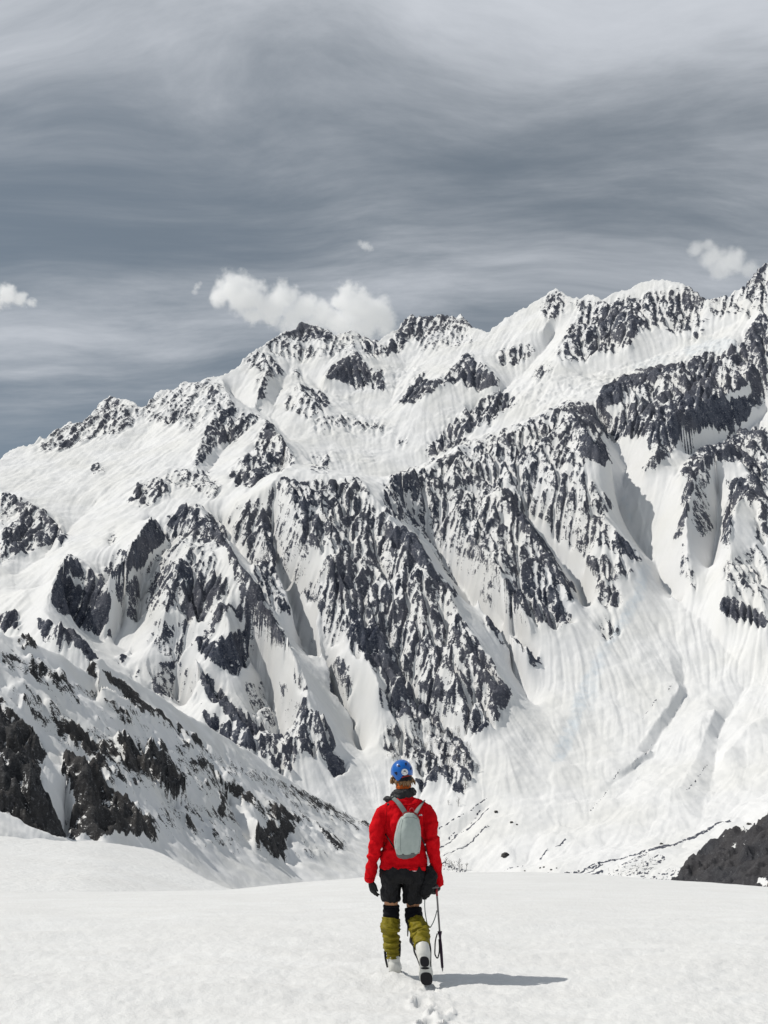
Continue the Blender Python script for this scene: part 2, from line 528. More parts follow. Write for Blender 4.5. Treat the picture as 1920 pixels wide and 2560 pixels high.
# ------------------------------------------------------------------ materials of the land
def snow_rock(name, rock_lo, rock_hi, scale, snow=(0.80, 0.80, 0.80), grain=56.0, long=2.6, dustmax=.62):
    m = bpy.data.materials.new(name)
    m.use_nodes = True
    k = NT(m.node_tree)
    geo = k.n('ShaderNodeNewGeometry')
    P = geo.outputs['Position']
    rk = k.n('ShaderNodeAttribute', attribute_name='rock').outputs['Fac']
    n1 = k.noise(P, 1.0 / (2.2 * scale), 5, 0.65)
    n2 = k.noise(k.mapping(P, scale=(1, 1, .35)), 1.0 / (7.0 * scale), 4, 0.6)
    n3 = k.noise(P, 1.0 / (60.0 * scale), 3, 0.5)
    mp = k.n('ShaderNodeMapping', vector_type='TEXTURE', i_0=P)
    mp.inputs[2].default_value, mp.inputs[3].default_value = (0, math.radians(grain), 0), (long, 1.4, 1)
    nA = k.noise(mp.outputs[0], 1.0 / (3.2 * scale), 6, 0.68, 0.4)
    nB = k.noise(k.mapping(P, scale=(1, 1, 1.5)), 1.0 / (1.5 * scale), 4, 0.62)
    edge = k.math('ADD', rk, k.math('ADD', k.math('MULTIPLY', k.math('SUBTRACT', nA, 0.5), 2.8), k.math('MULTIPLY', k.math('SUBTRACT', nB, 0.5), 1.7)))
    fac = k.ramp(edge, 0.41, 0.59)
    rc = k.mix(k.ramp(k.math('ADD', k.math('MULTIPLY', n2, .5), k.math('MULTIPLY', nB, .5)), 0.36, 0.64), (*rock_lo, 1), (*rock_hi, 1))
    rc = k.mix(k.ramp(n3, 0.35, 0.65, 0.0, 0.45), rc, (rock_hi[0] * 1.12, rock_hi[1] * 1.0, rock_hi[2] * 0.9, 1))
    dust = k.mix(k.ramp(n1, 0.54, 0.74, 0.0, dustmax), rc, (0.5, 0.5, 0.52, 1))        # snow caught in cracks
    sc = k.mix(k.ramp(n3, 0.3, 0.75), (*snow, 1), (snow[0] * .955, snow[1] * .95, snow[2] * .925, 1))
    ice = k.n('ShaderNodeAttribute', attribute_name='ice').outputs['Fac']
    sc = k.mix(k.math('MULTIPLY', ice, k.ramp(n2, .35, .65, .35, 1.0)), sc, (0.63, 0.68, 0.72, 1))
    b = k.n('ShaderNodeBsdfPrincipled')
    k.put(b.inputs['Base Color'], k.mix(fac, sc, dust))
    k.put(b.inputs['Roughness'], k.ramp(fac, 0, 1, 0.62, 0.85))
    b.inputs['Specular IOR Level'].default_value = 0.18
    bump = k.n('ShaderNodeBump', i_Strength=0.55, i_Distance=1.4 * scale, i_Height=k.math('ADD', n1, k.math('MULTIPLY', k.noise(P, 1.0 / (.9 * scale), 4, .6), .5)))
    k.put(bump.inputs['Strength'], k.ramp(fac, 0, 1, 0.10, 0.8))
    k.put(b.inputs['Normal'], bump.outputs[0])
    k.n('ShaderNodeOutputMaterial', i_0=b.outputs[0])
    return m


M_MOUNT = snow_rock('mountain_snow_and_rock', (0.015, 0.022, 0.043), (0.115, 0.126, 0.158), 4.0)
M_SPUR = snow_rock('spur_snow_and_rock', (0.017, 0.018, 0.021), (0.064, 0.064, 0.066), 1.0, grain=32.0, long=3.4, dustmax=.35)
M_HILL = snow_rock('dark_hill_scree', (0.028, 0.029, 0.036), (0.070, 0.071, 0.077), 0.7, dustmax=.15)

# ------------------------------------------------------------------ the great mountain wall
SKY_A = [(-260, 1085), (-120, 1010), (0, 945), (40, 905), (70, 893), (110, 890), (145, 880), (180, 855), (195, 862), (235, 825), (300, 795), (330, 800), (380, 770), (430, 710), (470, 675),
         (500, 680), (545, 690), (575, 700), (605, 722), (630, 715), (690, 650), (715, 645), (740, 650), (790, 615), (850, 625), (910, 600), (940, 600),
         (990, 575), (1030, 550), (1050, 520), (1090, 490), (1125, 470), (1150, 445), (1190, 420), (1230, 395), (1280, 385), (1300, 362), (1340, 375), (1375, 365),
         (1400, 385), (1440, 405), (1490, 410), (1530, 395), (1560, 420), (1600, 440), (1640, 440)]
SKY_B = [(0, 415), (30, 400), (60, 385), (85, 350), (95, 340), (125, 325), (140, 338), (160, 330), (230, 335), (240, 328), (290, 330), (320, 330), (335, 322), (350, 350), (390, 385), (455, 405), (500, 370),
         (560, 330), (620, 300), (680, 260), (745, 218), (775, 240), (800, 265), (822, 272), (830, 262), (850, 270), (880, 245), (940, 270), (960, 265), (1000, 235), (1060, 225),
         (1130, 185), (1190, 178), (1220, 178), (1250, 185), (1280, 180), (1310, 195), (1340, 210), (1370, 240), (1440, 240), (1490, 225), (1540, 190),
         (1590, 150), (1640, 100), (1659, 95), (1700, 115), (1800, 190), (1950, 260)]
CREST = np.concatenate([cr('A', SKY_A), cr('B', SKY_B)])
DEPTH = Depth({
    -150: [(1650, 3000), (1400, 3400), (1300, 3900), (1200, 4500), (1140, 5000)],
    0: [(1900, 2500), (1580, 3000), (1400, 3500), (1300, 4000), (1200, 4600), (1128, 5200)],
    480: [(2150, 2350), (1900, 2700), (1700, 3000), (1400, 3500), (1250, 4100), (1150, 4700), (1050, 5300), (950, 5900)],
    720: [(2180, 2380), (2000, 2600), (1700, 3050), (1400, 3600), (1200, 4150), (1165, 4450), (1100, 5000), (1000, 5600), (900, 6200), (810, 6800)],
    960: [(2180, 2420), (2000, 2700), (1700, 3150), (1400, 3700), (1230, 4200), (1180, 4600), (1080, 5250), (950, 6000), (850, 6800)],
    1200: [(2180, 2300), (2050, 2520), (1900, 2800), (1700, 3200), (1500, 3600), (1300, 4100), (1150, 4550), (1050, 5100), (950, 5700), (850, 6500), (770, 7000)],
    1440: [(2180, 2150), (2050, 2480), (1900, 2850), (1650, 3330), (1450, 3750), (1250, 4150), (1100, 4500), (1020, 4850), (950, 5300), (850, 5900), (730, 6600)],
    1920: [(2150, 2000), (2000, 2400), (1900, 2650), (1700, 3100), (1550, 3400), (1300, 3900), (1100, 4350), (900, 4900), (800, 5200), (657, 5800)],
    2100: [(2150, 1900), (1900, 2550), (1700, 3000), (1550, 3300), (1300, 3800), (1100, 4250), (900, 4800), (700, 5600)]})

LINES = [  # (map, metres the line stands out of (+) or cuts into (-) the general slope, points)
    # crest of the front buttresses, in front of the glacier basin, and the hidden dip behind
    ('A', [120, 260, 330, 330, 300], [(1020, 1130), (1100, 1085), (1170, 1060), (1240, 980), (1420, 1025), (1545, 1035), (1600, 1070), (1659, 1085)]),
    ('B', [300, 300, 260, 220, 260, 200], [(0, 1045), (60, 1040), (130, 1010), (190, 970), (260, 930), (350, 890), (430, 855), (620, 790), (750, 735), (795, 700), (850, 710), (910, 715)]),
    ('A', [-60, -160, -160], [(1180, 1035), (1240, 955), (1420, 1000), (1545, 1010), (1640, 1055)]),
    ('B', [-160, -150, -120, -60], [(0, 1020), (130, 990), (260, 908), (430, 832), (620, 768), (760, 700)]),
    # central spur and the couloir on its right
    ('C', [330, 300], [(1545, 5), (1600, 60), (1659, 130)]),
    ('D', [300, 280, 240, 180, 90], [(0, 150), (60, 200), (140, 260), (200, 370), (260, 470), (330, 590), (400, 700), (470, 800), (530, 900), (555, 945)]),
    ('D', [20, -90, -110, -90, -40], [(60, 90), (110, 160), (200, 260), (290, 380), (370, 520), (470, 690), (560, 830), (660, 980)]),
    # inner ribs of the central buttress
    ('C', [330, 200, 170, 200, 150], [(1240, 0), (1290, 180), (1400, 330), (1480, 520), (1560, 700), (1640, 880)]),
    ('C', [0, -60, -90, -60], [(1180, 200), (1200, 380), (1250, 500), (1290, 620), (1310, 760)]),
    ('C', [60, 120, 60], [(1130, 230), (1190, 380), (1240, 500), (1265, 590)]),
    ('C', [100, 60, 20, -20], [(1400, 480), (1370, 600), (1390, 720), (1470, 960), (1560, 1080)]),
    ('C', [60, 110, 40], [(1450, 760), (1500, 820), (1520, 930)]),
    ('D', [160, 190, 170, 60], [(0, 420), (90, 560), (200, 760), (330, 900), (400, 1100)]),
    ('D', [120, 60, -10], [(0, 640), (60, 800), (150, 930), (240, 1050), (330, 1160)]),
    # ridge left of centre with its shaded flank
    ('C', [170, 230, 240, 240, 220, 150, 60], [(860, 105), (885, 150), (960, 240), (1000, 320), (1060, 420), (1110, 500), (1180, 590), (1250, 700), (1300, 830), (1340, 900), (1400, 1050), (1440, 1150)]),
    ('C', [-30, -90, -110, -110, -60], [(960, 170), (1040, 310), (1130, 450), (1210, 540), (1290, 680), (1350, 800), (1430, 960), (1510, 1100), (1570, 1200)]),
    ('C', [170, 190, 170, 60], [(860, 105), (830, 260), (780, 400), (720, 560), (700, 700)]),
    ('C', [200, 190, 150, 90], [(960, 520), (1000, 640), (930, 760), (860, 840)]),
    ('C', [-60, -40], [(620, 420), (600, 600), (560, 760)]),
    ('C', [130, 180, 170, 80], [(850, 760), (880, 850), (980, 960), (1080, 1080), (1120, 1200)]),
    ('C', [-60, -60], [(760, 900), (820, 1010), (900, 1130)]),
    ('C', [150, 170, 120], [(1220, 730), (1260, 800), (1330, 950), (1400, 1120)]),
    ('C', [-20, -50, -50], [(1080, 780), (1150, 860), (1190, 1000), (1230, 1180)]),
    # steep shaded faces on the left
    ('C', [200, 240, 250, 200], [(660, 145), (610, 230), (560, 320), (480, 400)]),
    ('C', [-60, -90, -50], [(765, 250), (700, 330), (620, 430)]),
    ('C', [210, 250, 280, 250], [(295, 322), (250, 400), (205, 490), (215, 520)]),
    ('C', [180, 120, 40], [(295, 322), (370, 385), (440, 410), (500, 500)]),
    ('C', [-40, -80, -90, -50], [(510, 500), (530, 610), (490, 710), (580, 760)]),
    ('C', [160, 240, 240, 180], [(90, 470), (150, 520), (190, 560), (260, 635), (350, 710), (445, 772)]),
    ('C', [-60, -60], [(210, 540), (330, 640), (440, 720)]),
    ('C', [60, 150, 130, 40], [(30, 70), (110, 105), (200, 165), (300, 255)]),
    ('C', [-60, -90, -60], [(60, 420), (190, 330), (330, 190), (420, 90)]),
    ('A', [100, 160, 60], [(600, 1060), (690, 1030), (760, 1110)]),
    # ridges of the upper left
    ('A', [60, 140, 160, 140, 60], [(960, 600), (995, 680), (900, 800), (860, 900), (825, 980)]),
    ('A', [60, 120, 40], [(960, 620), (1000, 680), (1065, 745)]),
    ('A', [-90, -90, -60], [(1000, 660), (1080, 720), (1180, 770), (1260, 870)]),
    ('A', [80, 190, 190, 90], [(1140, 768), (1200, 850), (1250, 920), (1285, 970)]),
    ('A', [60, 150, 60], [(1092, 905), (1040, 970), (1000, 1050)]),
    ('A', [-60, -90, -60], [(1000, 830), (960, 920), (900, 1010)]),
    ('A', [40, 90, 40], [(470, 680), (450, 760), (400, 850)]),
    ('A', [-30, -60, -60], [(610, 730), (640, 820), (600, 900)]),
    # upper middle
    ('A', [40, 130, 130, 40], [(1125, 470), (1160, 560), (1120, 640), (1110, 700)]),
    ('A', [-70, -110, -110], [(1260, 530), (1220, 640), (1180, 720)]),
    ('A', [60, 170, 170, 60], [(1530, 400), (1530, 480), (1480, 545), (1400, 585)]),
    ('A', [-90, -90], [(1600, 640), (1500, 650), (1400, 640)]),
    ('A', [90, 150, 60], [(1290, 620), (1320, 680), (1420, 725)]),
    ('A', [-90, -140, -120], [(1300, 560), (1400, 650), (1580, 720)]),
    ('B', [80, 170, 150, 60], [(360, 488), (290, 560), (200, 650), (110, 700)]),
    ('B', [150, 150, 60], [(360, 488), (430, 550), (500, 605)]),
    ('B', [-110, -110, -60], [(560, 600), (480, 680), (300, 760), (150, 900)]),
    ('B', [-60, -110, -90], [(120, 500), (60, 600), (30, 720)]),
    ('B', [60, 140, 120], [(745, 218), (725, 320), (690, 380), (560, 420)]),
    ('B', [-60, -120, -60], [(740, 400), (690, 480), (600, 580), (520, 640)]),
    ('B', [60, 160, 160, 60], [(860, 330), (790, 440), (740, 500), (790, 560)]),
    ('B', [80, 160, 80], [(1060, 240), (1080, 340), (1060, 450)]),
    ('B', [-80, -80, -80, -80], [(1540, 340), (1300, 450), (1060, 540), (860, 590)]),
    ('B', [60, 160, 200, 160], [(1600, 420), (1450, 500), (1250, 590), (1020, 640), (930, 680)]),
    # buttress over the big couloir, right of centre
    ('B', [260, 300, 330, 300, 180], [(800, 705), (830, 780), (880, 860), (930, 930), (985, 968)]),
    ('B', [-90, -120, -120, -70], [(930, 780), (985, 870), (1050, 980), (1030, 1060)]),
    ('B', [200, 210, 200], [(790, 720), (720, 860), (700, 950), (760, 1060)]),
    ('D', [200, 200, 180, 90], [(760, 20), (860, 100), (960, 175), (1040, 240), (1125, 340)]),
    ('D', [-80, -120, -140, -110], [(900, 60), (1000, 160), (1090, 260), (1160, 360)]),
    ('D', [220, 230, 210, 120], [(480, 40), (560, 130), (640, 230), (720, 330), (800, 450), (828, 500)]),
    ('D', [40, -40, -80, -70], [(600, 130), (690, 260), (770, 350), (850, 470), (880, 600)]),
    ('D', [160, 190, 100], [(330, 150), (420, 300), (500, 420), (560, 520), (640, 640)]),
    ('D', [100, 110, 30], [(400, 520), (450, 600), (540, 740)]),
    ('D', [0, -20, -40], [(470, 560), (560, 660), (640, 820)]),
    ('D', [60, 110, 30], [(540, 670), (610, 720), (690, 800)]),
    ('D', [80, 130, 60], [(880, 340), (960, 420), (1000, 540)]),
    # right wall
    ('B', [100, 190, 200, 120], [(1659, 480), (1500, 640), (1300, 740), (1150, 850)]),
    ('B', [-90, -110], [(1659, 740), (1540, 830), (1420, 870), (1300, 960)]),
    ('B', [100, 190, 160], [(1659, 850), (1480, 900), (1370, 960), (1290, 1010)]),
    ('B', [60, 120, 60], [(1240, 880), (1180, 940), (1130, 1000)]),
    ('D', [160, 170, 120, 60], [(1340, 0), (1310, 120), (1310, 300), (1330, 480)]),
    ('D', [-10, -30, -30], [(1450, 0), (1440, 200), (1410, 420)]),
    ('D', [160, 200, 200, 140], [(1570, 40), (1500, 160), (1490, 400), (1460, 540)]),
    ('D', [120, 160, 150], [(1659, 250), (1620, 420), (1659, 610)]),
    ('D', [-40, -90, -90, -60], [(1100, 100), (1150, 250), (1190, 420), (1290, 560)]),
    # moraines and gullies of the lower fan
    ('D', [6, 32, 40, 22], [(1180, 620), (1240, 780), (1275, 890), (1200, 1010), (1060, 1200)]),
    ('D', [-10, -14, -10], [(1290, 780), (1310, 920), (1230, 1060), (1140, 1190)]),
    ('D', [4, 18, 12], [(1250, 500), (1400, 640), (1560, 820), (1659, 900)]),
    ('D', [12, 42, 34, 24], [(1310, 1010), (1430, 995), (1400, 1080), (1350, 1200)]),
    ('F', [24, 28, 8], [(1350, 60), (1290, 180), (1200, 270), (1150, 370)]),
    ('D', [-14, -24, -16], [(1560, 900), (1500, 1000), (1440, 1120)]),
    ('F', [-18, -18, -10], [(1440, 40), (1410, 180), (1370, 310)]),
    ('D', [20, 38, 30], [(1659, 1000), (1560, 1090), (1470, 1190)]),
    ('F', [22, 22, 8], [(1150, 10), (1080, 70), (980, 150)]),
    ('F', [-8, -8], [(1170, 40), (1090, 100), (990, 180)]),
    ('F', [12, 15, 6], [(430, 240), (370, 280), (300, 320), (240, 360)]),
    ('F', [-7, -7, -4], [(440, 275), (390, 320), (310, 380), (250, 430)]),
    ('F', [11, 14, 6], [(470, 330), (400, 380), (320, 430), (262, 480)]),
]

POLYS = [
    ('A', .35, [(145, 880), (300, 795), (470, 675), (605, 722), (600, 800), (450, 840), (330, 870), (240, 915), (160, 910)]),
    ('A', .85, [(440, 690), (480, 672), (540, 700), (480, 715)]),
    ('A', .7, [(240, 900), (320, 860), (330, 875), (250, 912)]), ('A', .45, [(330, 858), (450, 835), (560, 815), (560, 825), (450, 848), (340, 872)]),
    ('A', .28, [(605, 722), (690, 650), (790, 615), (940, 600), (1000, 680), (960, 720), (880, 790), (820, 830), (700, 790), (620, 800)]),
    ('A', .6, [(700, 770), (780, 755), (760, 790), (715, 795)]), ('A', .6, [(900, 640), (945, 650), (930, 695), (895, 690)]),
    ('A', .5, [(985, 690), (1060, 745), (1130, 770), (1020, 870), (940, 890), (860, 985), (825, 980), (850, 900), (900, 800)]),
    ('A', .8, [(940, 840), (1000, 830), (1010, 870), (940, 885)]),
    ('A', .5, [(1150, 770), (1210, 850), (1285, 970), (1180, 1010), (1110, 920), (1100, 880)]),
    ('A', .85, [(1150, 790), (1190, 830), (1180, 880), (1130, 870)]),
    ('A', .55, [(1095, 900), (1170, 1010), (1080, 1060), (1010, 1060), (990, 1000)]),
    ('A', .75, [(1040, 1030), (1170, 1000), (1080, 1062), (1020, 1062)]),
    ('A', .65, [(385, 990), (430, 975), (455, 1005), (400, 1010)]),
    ('A', .55, [(590, 1060), (680, 1030), (740, 1090), (650, 1150), (540, 1135)]),
    ('A', .35, [(740, 1000), (900, 1000), (960, 1080), (920, 1110), (800, 1080), (700, 1040)]),
    ('A', .35, [(1140, 450), (1250, 390), (1530, 395), (1535, 480), (1430, 500), (1300, 515), (1180, 500)]),
    ('A', .8, [(1230, 395), (1300, 362), (1375, 365), (1440, 405), (1390, 440), (1340, 430), (1270, 410)]),
    ('A', .45, [(1050, 520), (1130, 470), (1240, 580), (1160, 600), (1110, 560)]),
    ('A', .87, [(1410, 570), (1530, 480), (1610, 570), (1570, 650), (1510, 620), (1410, 590)]),
    ('A', .6, [(1535, 400), (1640, 440), (1659, 500), (1590, 520)]), ('A', .75, [(1600, 590), (1659, 560), (1659, 660), (1610, 640)]),
    ('A', .4, [(1100, 600), (1160, 590), (1150, 690), (1110, 690)]), ('A', .4, [(1250, 640), (1310, 620), (1430, 720), (1340, 780), (1230, 720)]),
    ('A', .75, [(1330, 640), (1400, 660), (1430, 715), (1390, 730)]),
    ('A', .28, [(1360, 780), (1500, 770), (1659, 790), (1659, 830), (1500, 820), (1360, 830)]), ('A', .3, [(1340, 930), (1430, 930), (1430, 1020), (1340, 1000)]),
    ('A', .3, [(1240, 560), (1330, 570), (1300, 600), (1260, 590)]),
    ('B', .72, [(60, 385), (85, 350), (125, 325), (335, 322), (355, 355), (390, 385), (300, 400), (240, 430), (190, 410), (110, 420), (60, 420)]),
    ('B', .7, [(0, 470), (60, 400), (110, 430), (60, 490), (0, 510)]), ('B', .3, [(120, 410), (360, 380), (400, 450), (160, 480)]),
    ('B', .58, [(670, 270), (745, 218), (800, 265), (780, 310), (740, 350), (690, 340)]),
    ('B', .60, [(800, 270), (940, 270), (1060, 240), (1340, 200), (1400, 260), (1360, 330), (1240, 340), (1100, 410), (1060, 470), (900, 510), (780, 530), (740, 490), (790, 400), (850, 330)]),
    ('B', .8, [(930, 330), (1000, 280), (1100, 300), (1110, 400), (1000, 450), (940, 420)]), ('B', .8, [(1240, 240), (1340, 210), (1390, 260), (1300, 300), (1230, 290)]),
    ('B', .5, [(1200, 340), (1320, 300), (1410, 350), (1310, 400), (1230, 400)]), ('B', .65, [(1310, 420), (1390, 380), (1370, 430), (1320, 435)]),
    ('B', .65, [(1540, 190), (1659, 95), (1659, 280), (1560, 270)]), ('B', .4, [(1400, 250), (1540, 220), (1560, 300), (1659, 290), (1659, 330), (1420, 330)]),
    ('B', .7, [(250, 600), (360, 490), (440, 550), (500, 610), (480, 640), (400, 640), (320, 610), (240, 640), (110, 710), (150, 640)]),
    ('B', .9, [(360, 520), (430, 560), (495, 605), (480, 640), (390, 635), (330, 590)]),
    ('B', .45, [(490, 480), (620, 450), (660, 480), (600, 530), (500, 530)]), ('B', .35, [(640, 570), (720, 520), (740, 560), (650, 640)]),
    ('B', .72, [(60, 700), (110, 640), (180, 570), (200, 640), (120, 710)]),
    ('B', .80, [(1540, 440), (1600, 360), (1659, 310), (1659, 700), (1590, 760), (1500, 840), (1400, 800), (1300, 840), (1240, 920), (1160, 950), (1130, 860), (1000, 860), (940, 850), (900, 760), (930, 660), (1000, 600), (1100, 570), (1250, 540), (1400, 490), (1480, 480)]),
    ('B', .95, [(930, 660), (1000, 600), (1220, 570), (1160, 630), (1060, 680), (960, 720)]), ('B', .95, [(1290, 660), (1420, 620), (1400, 720), (1320, 720)]),
    ('B', .5, [(1030, 640), (1300, 560), (1330, 600), (1100, 670), (1010, 740)]), ('B', .45, [(1440, 560), (1500, 500), (1540, 560), (1450, 620)]),
    ('B', 0, [(1470, 680), (1580, 610), (1590, 650), (1490, 700)]), ('B', 0, [(1590, 720), (1659, 690), (1659, 800), (1560, 830)]), ('B', 0, [(1190, 700), (1230, 715), (1200, 730)]), ('B', 0, [(950, 730), (1040, 700), (1000, 760)]),
    ('B', .62, [(410, 700), (500, 650), (570, 660), (560, 720), (450, 790), (330, 850), (290, 880), (170, 930), (200, 880), (280, 800)]),
    ('B', .75, [(180, 900), (260, 830), (340, 830), (370, 870), (260, 920), (200, 940)]), ('B', .6, [(50, 880), (100, 850), (105, 880), (60, 890)]),
    ('B', .47, [(0, 1040), (190, 970), (430, 855), (620, 790), (795, 700), (850, 800), (900, 880), (870, 1000), (930, 1100), (1000, 1150), (940, 1212), (0, 1212)]),
    ('B', .8, [(795, 700), (910, 715), (920, 800), (985, 960), (960, 980), (870, 960), (800, 860)]), ('B', .93, [(840, 880), (900, 870), (980, 960), (950, 978), (860, 950)]),
    ('B', .6, [(1110, 990), (1180, 900), (1240, 930), (1180, 980), (1130, 1010)]), ('B', .7, [(1290, 880), (1340, 870), (1330, 900), (1295, 905)]),
    ('B', .75, [(1270, 1000), (1380, 890), (1480, 870), (1480, 850), (1659, 780), (1659, 1000), (1570, 990), (1500, 960), (1400, 980), (1320, 1060)]),
    ('B', .6, [(1300, 1060), (1340, 1050), (1320, 1150), (1290, 1150)]), ('B', .3, [(1340, 1000), (1400, 980), (1420, 1060), (1370, 1080)]),
    ('B', .75, [(1480, 1090), (1560, 1030), (1659, 980), (1659, 1212), (1560, 1130), (1470, 1212)]), ('B', 0, [(1500, 1150), (1560, 1120), (1600, 1180), (1500, 1212)]),
    ('C', .65, [(0, 60), (40, 60), (110, 95), (200, 160), (300, 250), (290, 280), (180, 290), (70, 340), (0, 360)]), ('C', .25, [(0, 110), (60, 90), (90, 160), (40, 230), (0, 220)]),
    ('C', .7, [(450, 390), (520, 300), (600, 260), (580, 390), (480, 430)]), ('C', .5, [(470, 250), (500, 200), (510, 240), (480, 290)]),
    ('C', .98, [(655, 150), (745, 245), (680, 290), (600, 400), (570, 370), (600, 260)]),
    ('C', .65, [(720, 190), (750, 140), (850, 105), (890, 150), (950, 250), (940, 300), (850, 260), (740, 240)]), ('C', .9, [(730, 160), (780, 140), (780, 200), (725, 205)]),
    ('C', .3, [(760, 250), (930, 290), (960, 400), (800, 380), (650, 400), (600, 420)]),
    ('C', .58, [(650, 400), (800, 380), (960, 400), (1010, 480), (960, 520), (880, 600), (830, 590), (760, 540), (640, 610), (630, 540)]),
    ('C', .9, [(820, 440), (960, 410), (960, 480), (880, 560), (830, 570), (800, 500)]),
    ('C', .35, [(500, 430), (600, 420), (620, 600), (540, 600), (500, 500)]), ('C', .33, [(640, 610), (830, 590), (860, 700), (760, 760), (640, 700)]),
    ('C', .82, [(890, 130), (970, 200), (1000, 320), (1120, 480), (1220, 640), (1260, 720), (1200, 720), (1100, 620), (1050, 560), (1020, 440), (960, 300)]),
    ('C', .84, [(1080, 560), (1130, 620), (1120, 720), (1020, 830), (960, 810), (880, 760), (840, 700), (920, 600), (930, 540), (1020, 550)]), ('C', .12, [(940, 620), (990, 560), (1070, 620), (950, 690), (890, 690)]),
    ('C', .3, [(640, 780), (760, 760), (860, 840), (900, 960), (780, 960), (680, 920)]),
    ('C', .85, [(850, 830), (920, 850), (1000, 950), (1090, 1010), (1180, 1080), (1060, 1080), (960, 990), (870, 880)]), ('C', .97, [(860, 1010), (950, 1010), (1040, 1070), (1100, 1190), (1040, 1170), (950, 1110)]),
    ('C', .62, [(1150, 870), (1240, 880), (1310, 940), (1330, 1000), (1400, 1050), (1450, 1150), (1430, 1212), (1250, 1110), (1230, 970), (1160, 920)]),
    ('C', .55, [(1090, 1080), (1240, 1100), (1380, 1180), (1300, 1212), (1210, 1212), (1110, 1150)]), ('C', .25, [(1050, 860), (1150, 860), (1230, 980), (1200, 1080), (1100, 1010)]),
    ('C', .8, [(1260, 780), (1300, 840), (1330, 920), (1290, 880)]),
    ('C', .6, [(295, 325), (370, 380), (440, 410), (490, 500), (430, 450), (330, 420), (250, 440), (240, 400)]),
    ('C', .97, [(215, 500), (240, 440), (330, 440), (420, 440), (480, 520), (470, 610), (430, 680), (330, 620), (230, 540)]),
    ('C', .55, [(440, 680), (480, 640), (510, 660), (450, 695)]),
    ('C', .8, [(0, 580), (60, 560), (90, 600), (80, 650), (0, 650)]), ('C', .7, [(160, 590), (230, 620), (300, 690), (260, 740), (180, 680)]), ('C', .97, [(260, 645), (320, 670), (440, 770), (390, 790), (300, 710)]),
    ('C', .7, [(560, 830), (610, 810), (600, 850)]), ('C', .7, [(640, 880), (690, 830), (720, 900), (690, 940), (650, 900)]), ('C', .7, [(500, 760), (560, 760), (530, 790)]),
    ('C', .56, [(1020, 130), (1100, 80), (1240, 0), (1420, 20), (1545, 0), (1659, 130), (1659, 560), (1560, 600), (1500, 450), (1420, 300), (1340, 320), (1330, 420), (1280, 460), (1200, 380), (1130, 330), (1010, 260), (980, 170)]),
    ('C', .78, [(1220, 110), (1290, 130), (1400, 180), (1500, 200), (1480, 260), (1330, 210)]),
    ('C', .5, [(1060, 300), (1160, 310), (1200, 420), (1260, 580), (1230, 590), (1120, 480)]),
    ('C', .64, [(1300, 480), (1420, 340), (1659, 520), (1659, 850), (1600, 790), (1480, 700), (1420, 700), (1380, 560)]), ('C', .93, [(1540, 640), (1659, 620), (1659, 830), (1590, 770)]), ('C', .9, [(1430, 430), (1500, 390), (1510, 470), (1450, 480)]),
    ('C', .6, [(1430, 780), (1500, 760), (1540, 850), (1500, 940), (1430, 900)]), ('C', .5, [(1340, 680), (1370, 700), (1380, 770), (1340, 760)]), ('C', .5, [(1640, 900), (1659, 900), (1659, 1000), (1640, 960)]),
    ('D', .5, [(0, 0), (480, 0), (560, 130), (720, 330), (830, 490), (800, 520), (720, 440), (640, 440), (560, 430), (480, 420), (330, 460), (280, 400), (200, 280), (100, 180), (0, 130)]),
    ('D', .8, [(500, 40), (560, 100), (720, 320), (830, 480), (780, 450), (660, 330), (560, 190)]),
    ('D', .62, [(0, 170), (140, 250), (200, 360), (330, 590), (460, 790), (555, 940), (490, 1060), (400, 1120), (320, 1060), (230, 1060), (80, 1000), (0, 900)]),
    ('D', .92, [(60, 200), (150, 260), (210, 390), (320, 510), (300, 520), (160, 400), (80, 330), (0, 250), (0, 190)]), ('D', .9, [(0, 780), (60, 800), (120, 880), (90, 920), (0, 890)]), ('D', .9, [(160, 880), (240, 880), (280, 980), (200, 980)]),
    ('D', .88, [(330, 590), (400, 700), (470, 800), (430, 800), (350, 700)]), ('D', .85, [(440, 860), (540, 900), (550, 940), (500, 990), (450, 930)]),
    ('D', .85, [(0, 880), (60, 950), (200, 1020), (230, 1070), (100, 1040), (30, 1010)]), ('D', .35, [(0, 1060), (100, 1040), (230, 1060), (330, 1120), (380, 1212), (0, 1212)]),
    ('D', .8, [(520, 450), (620, 420), (740, 460), (825, 590), (800, 630), (700, 640), (620, 600), (540, 520)]), ('D', .58, [(380, 480), (480, 420), (540, 520), (630, 650), (560, 620), (450, 560)]),
    ('D', .88, [(430, 590), (470, 620), (540, 740), (500, 710), (440, 640)]), ('D', .65, [(540, 680), (600, 700), (690, 790), (640, 790), (570, 720)]),
    ('D', .55, [(560, 0), (780, 20), (860, 100), (960, 180), (1125, 350), (1050, 350), (960, 300), (860, 330), (760, 260), (680, 180), (600, 90)]), ('D', .85, [(940, 250), (1030, 260), (1120, 350), (1040, 345)]), ('D', .8, [(740, 230), (900, 240), (900, 300), (800, 270)]),
    ('D', .65, [(850, 350), (1000, 330), (1080, 410), (1020, 430), (900, 420)]), ('D', .68, [(900, 440), (1000, 440), (1040, 520), (980, 550), (920, 500)]), ('D', .4, [(930, 610), (960, 580), (1030, 650), (970, 700), (930, 650)]),
    ('D', .85, [(1320, 0), (1340, 40), (1310, 150), (1290, 250), (1250, 270), (1280, 170), (1290, 60)]), ('D', .3, [(1350, 0), (1400, 60), (1430, 210), (1370, 260), (1330, 180)]),
    ('D', .75, [(1285, 260), (1310, 300), (1300, 420), (1280, 400)]), ('D', .28, [(1300, 270), (1360, 480), (1300, 480)]),
